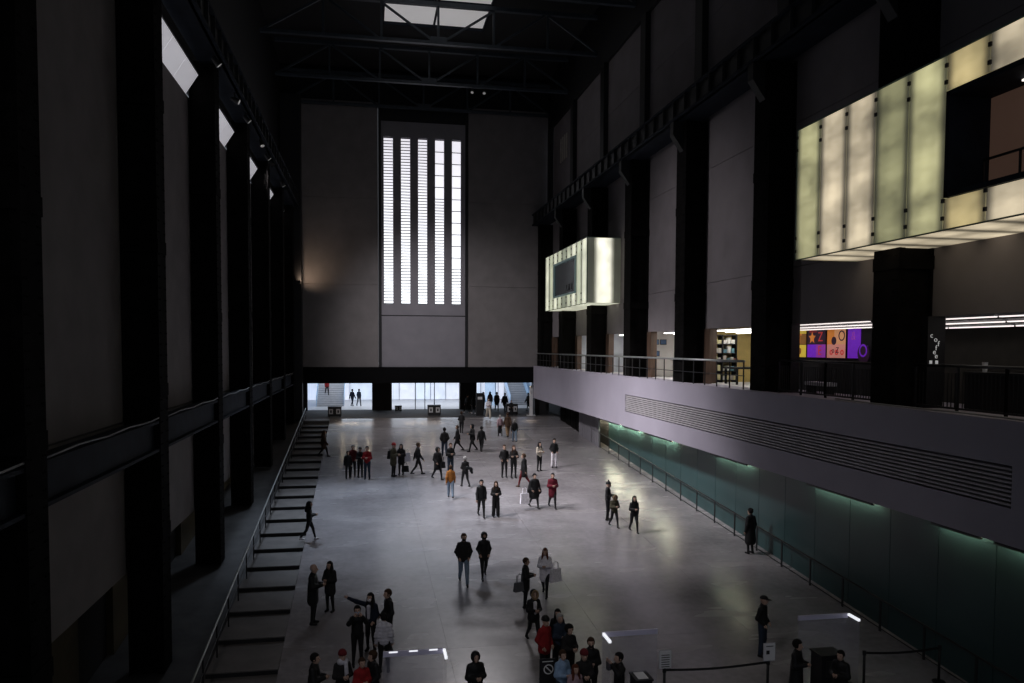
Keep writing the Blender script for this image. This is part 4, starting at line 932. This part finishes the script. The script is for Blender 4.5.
        if hs == 'furhood':
            def tor(P): Q = P-(hx+[0, -.085, 0.]); q = np.linalg.norm(Q[:, [0, 2]]*[1/.1, 1/.125], axis=1)-1; return np.sqrt((q*.11)**2+Q[:, 1]**2)-.035+.006*np.sin(P[:, 0]*120)*np.sin(P[:, 2]*110)
            hmesh('fur_trim', tor, fab(C['tan'])).parent = hood
    if hs in ('beanie', 'bobble', 'cap') and pose.endswith('l'): pass
    if mask:
        mf = lambda P: np.maximum(np.maximum(ell(hx+[0, -.04, -.05], (.072, .082, .062))(P), P[:, 1]-hx[1]+.045), P[:, 2]-hx[2]+.012)
        P, F = snet(mf, hx+[-.12, -.16, -.15], hx+[.12, .05, .05], .015); sub_mesh('face_mask', P, F, fab(C[mask]), e)
    if scarf:
        P, F = snet(uni([cap(T(-.06, -.04, 1.49), T(.06, -.04, 1.49), .085, .085), cap(T(.05, -.14, 1.46), T(.06, -.17, 1.15), .05, .055)], .03), [-.3, -.5, 1.0+dz], [.3, .2, 1.65+dz], .022); sub_mesh('scarf', P, F, fab(C[scarf]), e)
    return e
def bag(name, label, cat, loc, rz, w, h, d, m, strap=.3):
    e = empty(name, loc, math.radians(rz)); tag(e, label, cat)
    b = MB(); tp = .86
    b.hexa([(-w/2, -d/2, 0), (w/2, -d/2, 0), (w/2, d/2, 0), (-w/2, d/2, 0), (-w/2*tp, -d/2*.6, h), (w/2*tp, -d/2*.6, h), (w/2*tp, d/2*.6, h), (-w/2*tp, d/2*.6, h)]); b.build('body', m, e, local=True)
    for s in (-1, 1):
        b = MB(); b.tube([(-w*.25, s*d*.25, h-.02), (-w*.2, s*d*.2, h+strap*.8), (0, s*d*.1, h+strap), (w*.2, s*d*.2, h+strap*.8), (w*.25, s*d*.25, h-.02)], .012, 6); b.build('strap', m, e, local=True)
    return e
person(-4.3, 80.9, 1.7, 20, 'wd', ('jacket', 'red'), ('slim', 'dk'), ('long', 'hbrown'), 'person in a red top coming down the left lobby stair', z=1.03, group='visitors in the lobby')
person(-1.75, 79.0, 1.75, 150, 'wd', ('jacket', 'navy'), ('slim', 'navy'), ('short', 'hblack'), 'left of two people in navy jackets walking in the left lobby opening', z=.01, group='visitors in the lobby')
person(-1.1, 79.2, 1.75, 160, 'wRd', ('jacket', 'djean'), ('jeans', 'grey'), ('short', 'hbrown'), 'right of two people in navy jackets walking in the left lobby opening', z=.01, group='visitors in the lobby')
person(11.59, 71.50, 1.80, 0, 'wd', ('coat', 'black'), ('slim', 'black'), ('short', 'hblack'), 'person in a black coat walking in from the right opening, left of a pair', group='visitors by the far doors', z=0.0)
person(12.23, 70.84, 1.75, 10, 'wRd', ('coat', 'dk'), ('slim', 'black'), ('short', 'hbrown'), 'person in a dark coat walking in from the right opening, right of a pair', group='visitors by the far doors', z=0.0)
person(11.23, 73.32, 1.75, -10, 'wd', ('jacket', 'pink'), ('jeans', 'grey'), ('long', 'hbrown'), 'person in a pink top just inside the right opening', group='visitors by the far doors', z=0.0)
person(10.51, 72.81, 1.70, 40, 'sd', ('jacket', 'dk'), ('slim', 'black'), ('long', 'hred'), 'red haired person standing behind the tall black kiosk', group='visitors by the far doors', z=0.0)
person(14.62, 71.69, 1.70, -60, 'wd', ('coat', 'black'), ('slim', 'black'), ('short', 'hblack'), 'lone dark figure walking beside the white signpost', group='visitors by the far doors', z=0.0)
person(8.55, 69.43, 1.70, 100, 'wd', ('jacket', 'black'), ('slim', 'dk'), ('short', 'hbrown'), 'person in black with pale hands left of the tall kiosk', shoe='white', group='visitors by the far doors', z=0.0)
person(9.02, 68.52, 1.65, 160, 'wRd', ('jacket', 'black'), ('slim', 'black'), ('long', 'hblack'), 'person in black close against the left side of the kiosk', shoe='white', group='visitors by the far doors', z=0.0)
person(9.72, 64.27, 1.72, 5, 'wf', ('jacket', 'white'), ('wide', 'cream'), ('short', 'hblack'), 'person in a white top and cream trousers at the ramp top', shoe='white', group='visitors by the far doors', z=0.0)
person(12.0, 66.3, 1.35, 0, 'sb', ('jacket', 'dk'), ('slim', 'black'), ('short', 'hbrown'), 'child in dark clothes beside the right black case', z=0.0, group='visitors by the far doors')
person(-2.88, 50.30, 1.71, 95, 'wd', ('coat', 'brown'), ('slim', 'dk'), ('long', 'hbrown'), 'person in a rust brown coat walking beside the steps')
person(6.70, 57.78, 1.69, 170, 'wf', ('jacket', 'dk'), ('slim', 'black'), ('short', 'hbrown'), 'person in a dark jacket walking toward the kiosk')
person(9.39, 56.39, 1.61, 180, 'wd', ('jacket', 'pink'), ('skirt', 'black'), ('short', 'hgrey'), 'person in a pale pink jacket and dark skirt, left of three')
person(9.86, 55.87, 1.87, 180, 'wRd', ('parka', 'brown'), ('jeans', 'tan'), ('short', 'hbrown'), 'person in a brown jacket in the middle of three')
person(10.03, 54.01, 1.69, 175, 'wd', ('jacket', 'black'), ('jeans', 'jean'), ('short', 'hgrey'), 'person in a black jacket and jeans, right of three')
person(5.68, 51.26, 1.75, -100, 'wd', ('coat', 'black'), ('slim', 'black'), ('short', 'hbrown'), 'person in a dark coat striding left with a long step')
person(6.65, 51.10, 1.85, -70, 'wf', ('parka', 'black'), ('slim', 'black'), ('hood', 'black'), 'hooded person in black striding, left of a walking pair')
person(7.23, 50.88, 1.74, 160, 'wd', ('jacket', 'black'), ('slim', 'black'), ('short', 'hblack'), 'person in black walking away, right of a walking pair')
person(4.67, 49.70, 1.90, 180, 'wp', ('jacket', 'dk'), ('jeans', 'djean'), ('short', 'hblack'), 'person in a dark jacket seen from behind with hands in pockets')
person(-1.24, 44.35, 1.55, 10, 'sd', ('jacket', 'black'), ('slim', 'black'), ('short', 'hblack'), 'short person in black at the left of a standing group')
person(-0.98, 44.81, 1.79, 0, 'sp', ('jacket', 'dred'), ('slim', 'black'), ('short', 'hgrey'), 'person in a dark red jacket behind the left of a standing group')
person(-0.57, 44.57, 1.71, 20, 'sf', ('jacket', 'dk'), ('slim', 'black'), ('cap', 'black'), 'person in dark clothes and cap between two red jackets')
person(-0.18, 44.05, 1.86, -10, 'sf', ('jacket', 'red'), ('jeans', 'djean'), ('short', 'hblack'), 'person in a bright red jacket and jeans holding a phone')
person(1.29, 44.56, 1.90, 60, 'sf', ('coat', 'olive'), ('slim', 'black'), ('beanie', 'red'), 'person in an olive coat and red beanie with a backpack')
person(1.74, 45.00, 1.76, -20, 'sf', ('coat', 'black'), ('slim', 'dk'), ('long', 'hblack'), 'person in a black coat facing the red beanie')
person(2.69, 44.88, 1.89, 100, 'wd', ('jacket', 'black'), ('slim', 'black'), ('short', 'hbrown'), 'lone person in a black jacket walking right, mid ramp')
person(3.71, 43.57, 1.86, 30, 'wb', ('coat', 'dk'), ('slim', 'black'), ('hood', 'dk'), 'person in a dark hooded coat with a shoulder bag')
person(4.55, 44.70, 1.83, 10, 'sf', ('jacket', 'black'), ('jeans', 'djean'), ('short', 'hbrown'), 'person in black standing just behind the orange jacket')
person(4.03, 39.53, 1.73, 178, 'wd', ('jacket', 'orange'), ('jeans', 'jean'), ('short', 'hbrown'), 'person in an orange jacket and jeans walking away')
person(5.04, 41.71, 1.70, -160, 'wf', ('jacket', 'dk'), ('slim', 'black'), ('short', 'hgrey'), 'grey haired person carrying a dark coat over an arm')
person(7.53, 43.68, 1.86, 0, 'sp', ('jacket', 'black'), ('slim', 'black'), ('short', 'hbrown'), 'person in a black jacket, left of a standing couple')
person(8.03, 43.46, 1.87, 5, 'sc', ('jacket', 'dk'), ('slim', 'black'), ('long', 'hbrown'), 'long haired person with arms folded, right of a standing couple')
person(8.21, 41.35, 1.86, -120, 'wd', ('coat', 'black'), ('slim', 'dred'), ('short', 'hbrown'), 'person in a black coat and reddish boots walking left', shoe='brown')
person(9.87, 45.03, 1.73, 25, 'sc', ('jacket', 'cream'), ('slim', 'black'), ('long', 'hblack'), 'long haired person in a cream top with folded arms')
person(10.97, 45.86, 1.76, 0, 'sp', ('jacket', 'black'), ('wide', 'white'), ('short', 'hblack'), 'person in a black jacket and white trousers at the far right')
person(7.91, 37.19, 1.74, 15, 'wb', ('cape', 'black'), ('slim', 'black'), ('short', 'hblack'), 'person in a sweeping black cape holding a white bag')
person(8.80, 37.08, 1.77, 0, 'wf', ('coat', 'burg'), ('slim', 'black'), ('short', 'hblack'), 'person in a burgundy coat walking toward the camera')
person(5.11, 35.97, 1.80, 0, 'wd', ('jacket', 'black'), ('slim', 'black'), ('short', 'hblack'), 'person in black, left of a pair walking toward the camera mid ramp')
person(5.79, 35.89, 1.69, 0, 'sf', ('jacket', 'dk'), ('wide', 'black'), ('long', 'hbrown'), 'person in black with hands together, right of a mid ramp pair')
person(3.29, 27.61, 1.90, 0, 'wp', ('puffer', 'dk'), ('jeans', 'jean'), ('short', 'hbrown'), 'bearded person in a black puffer and light blue jeans', mask='black')
person(4.10, 28.10, 1.75, 0, 'wRp', ('parka', 'black'), ('slim', 'black'), ('hood', 'black'), 'person in a black hooded parka beside the blue jeans', mask='black')
person(10.91, 34.77, 1.79, 60, 'sf', ('jacket', 'black'), ('slim', 'black'), ('bobble', 'black'), 'person in black with a bobble hat, left of three')
person(10.86, 33.62, 1.52, 10, 'wf', ('puffer', 'olive'), ('slim', 'dk'), ('furhood', 'olive'), 'person in an olive hooded jacket, middle of three')
person(11.51, 32.79, 1.67, 0, 'wh', ('jacket', 'black'), ('slim', 'black'), ('long', 'hblack'), 'person in black with hand raised to head, right of three')
person(15.33, 29.43, 1.87, 200, 'sd', ('long', 'black'), ('slim', 'black'), ('bun', 'hblack'), 'person in a long black coat beside the right handrail')
person(11.29, 20.82, 1.80, 40, 'sp', ('jacket', 'black'), ('jeans', 'djean'), ('cap', 'black'), 'person in a black cap and jacket standing near paper signs')
person(-2.54, 33.45, 1.69, 95, 'wf', ('jacket', 'black'), ('slim', 'black'), ('long', 'hblack'), 'person in black with white shoes looking at a phone by the steps', shoe='white')
person(-1.79, 24.92, 1.90, 80, 'sf', ('coat', 'black'), ('slim', 'black'), ('bald', 'hgrey'), 'bald person in a knee length black coat')
person(-1.32, 25.83, 1.66, -30, 'sf', ('coat', 'dk'), ('slim', 'black'), ('long', 'hblack'), 'long dark haired person in a black coat facing the bald one')
person(-1.36, 19.10, 1.72, 80, 'sf', ('long', 'black'), ('slim', 'black'), ('short', 'hblack'), 'person in black at the bottom left edge, seen in profile')
person(-0.70, 19.21, 1.70, 20, 'sf', ('jacket', 'dk'), ('slim', 'black'), ('beanie', 'dred'), 'person with a big pale grey scarf and dark red hat', scarf='ltgrey')
person(-0.23, 19.00, 1.58, 20, 'sf', ('jacket', 'red'), ('slim', 'black'), ('short', 'hbrown'), 'child in a red jacket near the glass screen')
person(0.04, 19.26, 1.60, -60, 'sb', ('coat', 'black'), ('slim', 'black'), ('curly', 'hbrown'), 'curly brown haired person in black behind the red jacket')
person(-0.38, 21.90, 1.72, 5, 'sr', ('jacket', 'black'), ('slim', 'black'), ('short', 'hblack'), 'masked person in black raising a phone to take a photo', mask='blue')
person(-0.01, 22.78, 1.72, -30, 'sq', ('jacket', 'navy'), ('slim', 'dk'), ('long', 'hblack'), 'masked person pointing an outstretched arm to the left', mask='white', inner='ltgrey')
person(0.50, 22.74, 1.82, -70, 'sb', ('jacket', 'black'), ('slim', 'black'), ('short', 'hbrown'), 'tall person in black looking down behind the pale puffer')
person(0.35, 21.42, 1.65, 180, 'sd', ('puffer', 'ltgrey'), ('slim', 'black'), ('short', 'hblack'), 'person in a pale grey puffer jacket seen from behind')
person(2.52, 18.70, 1.68, 10, 'sf', ('long', 'black'), ('slim', 'black'), ('hood', 'black'), 'lone hooded person in black at the bottom edge looking at a phone')
person(5.09, 25.27, 1.68, 70, 'sf', ('coat', 'black'), ('slim', 'black'), ('short', 'hbrown'), 'person in a black coat with a grey handbag')
person(5.96, 26.16, 1.72, -20, 'wf', ('coat', 'white'), ('slim', 'black'), ('long', 'hred'), 'red haired person in a long white coat')
person(4.81, 22.61, 1.66, 10, 'wf', ('parka', 'black'), ('slim', 'black'), ('furhood', 'black'), 'person in a black parka with a fur trimmed hood', inner='white')
person(4.65, 20.37, 1.75, 30, 'sp', ('parka', 'red'), ('slim', 'black'), ('beanie', 'black'), 'person in a bright red parka and dark hat in the queue')
person(5.21, 21.23, 1.58, -10, 'sd', ('jacket', 'black'), ('slim', 'black'), ('long', 'hblack'), 'long dark haired person at the back of the queue')
person(5.11, 20.58, 1.72, 10, 'sf', ('jacket', 'djean'), ('slim', 'black'), ('short', 'hgrey'), 'grey haired person in a denim jacket in the queue')
person(5.18, 19.82, 1.72, 20, 'sf', ('jacket', 'dk'), ('slim', 'black'), ('curly', 'hblack'), 'curly dark haired person in a dark jacket in the queue')
person(4.68, 18.54, 1.66, 20, 'sf', ('jacket', 'blue'), ('jeans', 'djean'), ('short', 'hbrown'), 'person in a light blue jacket in front of the queue')
person(5.52, 18.91, 1.76, -10, 'sf', ('parka', 'black'), ('slim', 'black'), ('short', 'hbrown'), 'bearded person in a black parka at the right of the queue', mask='dk')
person(5.18, 18.34, 1.72, 0, 'sf', ('jacket', 'dk'), ('slim', 'black'), ('beanie', 'dred'), 'person in a dark red beanie just before the bearded one')
person(4.89, 18.08, 1.50, 10, 'sd', ('jacket', 'pink'), ('slim', 'black'), ('long', 'hred'), 'red haired child at the bottom of the queue')
person(6.00, 18.04, 1.74, -80, 'sr', ('jacket', 'black'), ('slim', 'black'), ('short', 'hblack'), 'attendant in black standing beside the small desk')
person(10.80, 18.12, 1.70, 40, 'sf', ('long', 'black'), ('slim', 'black'), ('curly', 'hblack'), 'curly haired person in black left of the black podium')
person(11.62, 17.47, 1.68, -60, 'sf', ('coat', 'black'), ('slim', 'black'), ('short', 'hblack'), 'person in a black coat right of the black podium')
# ---- things people carry
bag('handbag', 'dark grey handbag held by the person in a black coat', 'handbag', (4.86, 25.12, ramp(25.2)+.62), 20, .42, .30, .16, fab((.10, .10, .11)), .28)
bag('tote_bag', 'white tote bag with dark edges on the arm of the white coat', 'tote bag', (6.30, 26.0, ramp(26)+.55), 25, .46, .46, .14, fab(C['white']), .25)
bag('carrier_bag', 'white carrier bag held by the person in the cape', 'bag', (7.38, 36.95, ramp(37.0)+.30), 12, .46, .50, .16, fab(C['white']), .3)
bag('shoulder_bag', 'black shoulder bag on the dark hooded coat', 'bag', (3.97, 43.45, ramp(43.4)+.68), 30, .34, .34, .14, fab(C['black']), .3)
bag('backpack', 'black backpack worn over the olive coat', 'backpack', (1.08, 44.70, ramp(44.6)+1.0), 60, .30, .46, .2, fab(C['black']), .1)
bag('shopping_bag', 'pale bag beside the person facing the red beanie', 'bag', (2.10, 44.95, ramp(45)+.75), 0, .34, .5, .18, fab(C['ltgrey']), .2)
bag('shopping_bag', 'dark bag hanging below the pale bag, mid left group', 'bag', (1.96, 44.72, ramp(44.7)+.22), 0, .42, .34, .2, fab(C['black']), .2)
P, F = snet(uni([cap((0, 0, .3), (.25, 0, .2), .09, .08), cap((.18, 0, .25), (.27, 0, .02), .09, .07)], .04), [-.3, -.25, -.2], [.6, .25, .55], .03)
me = bpy.data.meshes.new('folded_coat'); me.from_pydata(P.tolist(), [], F.tolist()); me.materials.append(fab(C['black'])); o = link('folded_coat', me, None, (5.12, 41.52, ramp(41.5)+.80)); tag(o, 'dark coat folded over the arm of the grey haired person', 'coat')
def phone(label, x, y, z, rz):
    e = empty('phone', (x, y, z), math.radians(rz)); tag(e, label, 'phone', 'held phones')
    b = MB(); b.box(-.04, .04, -.006, .006, 0, .15); b.build('case', M['blackp'], e, local=True); b = MB(); b.box(-.035, .035, .006, .008, .01, .14); b.build('screen', M['dsteel'], e, local=True)
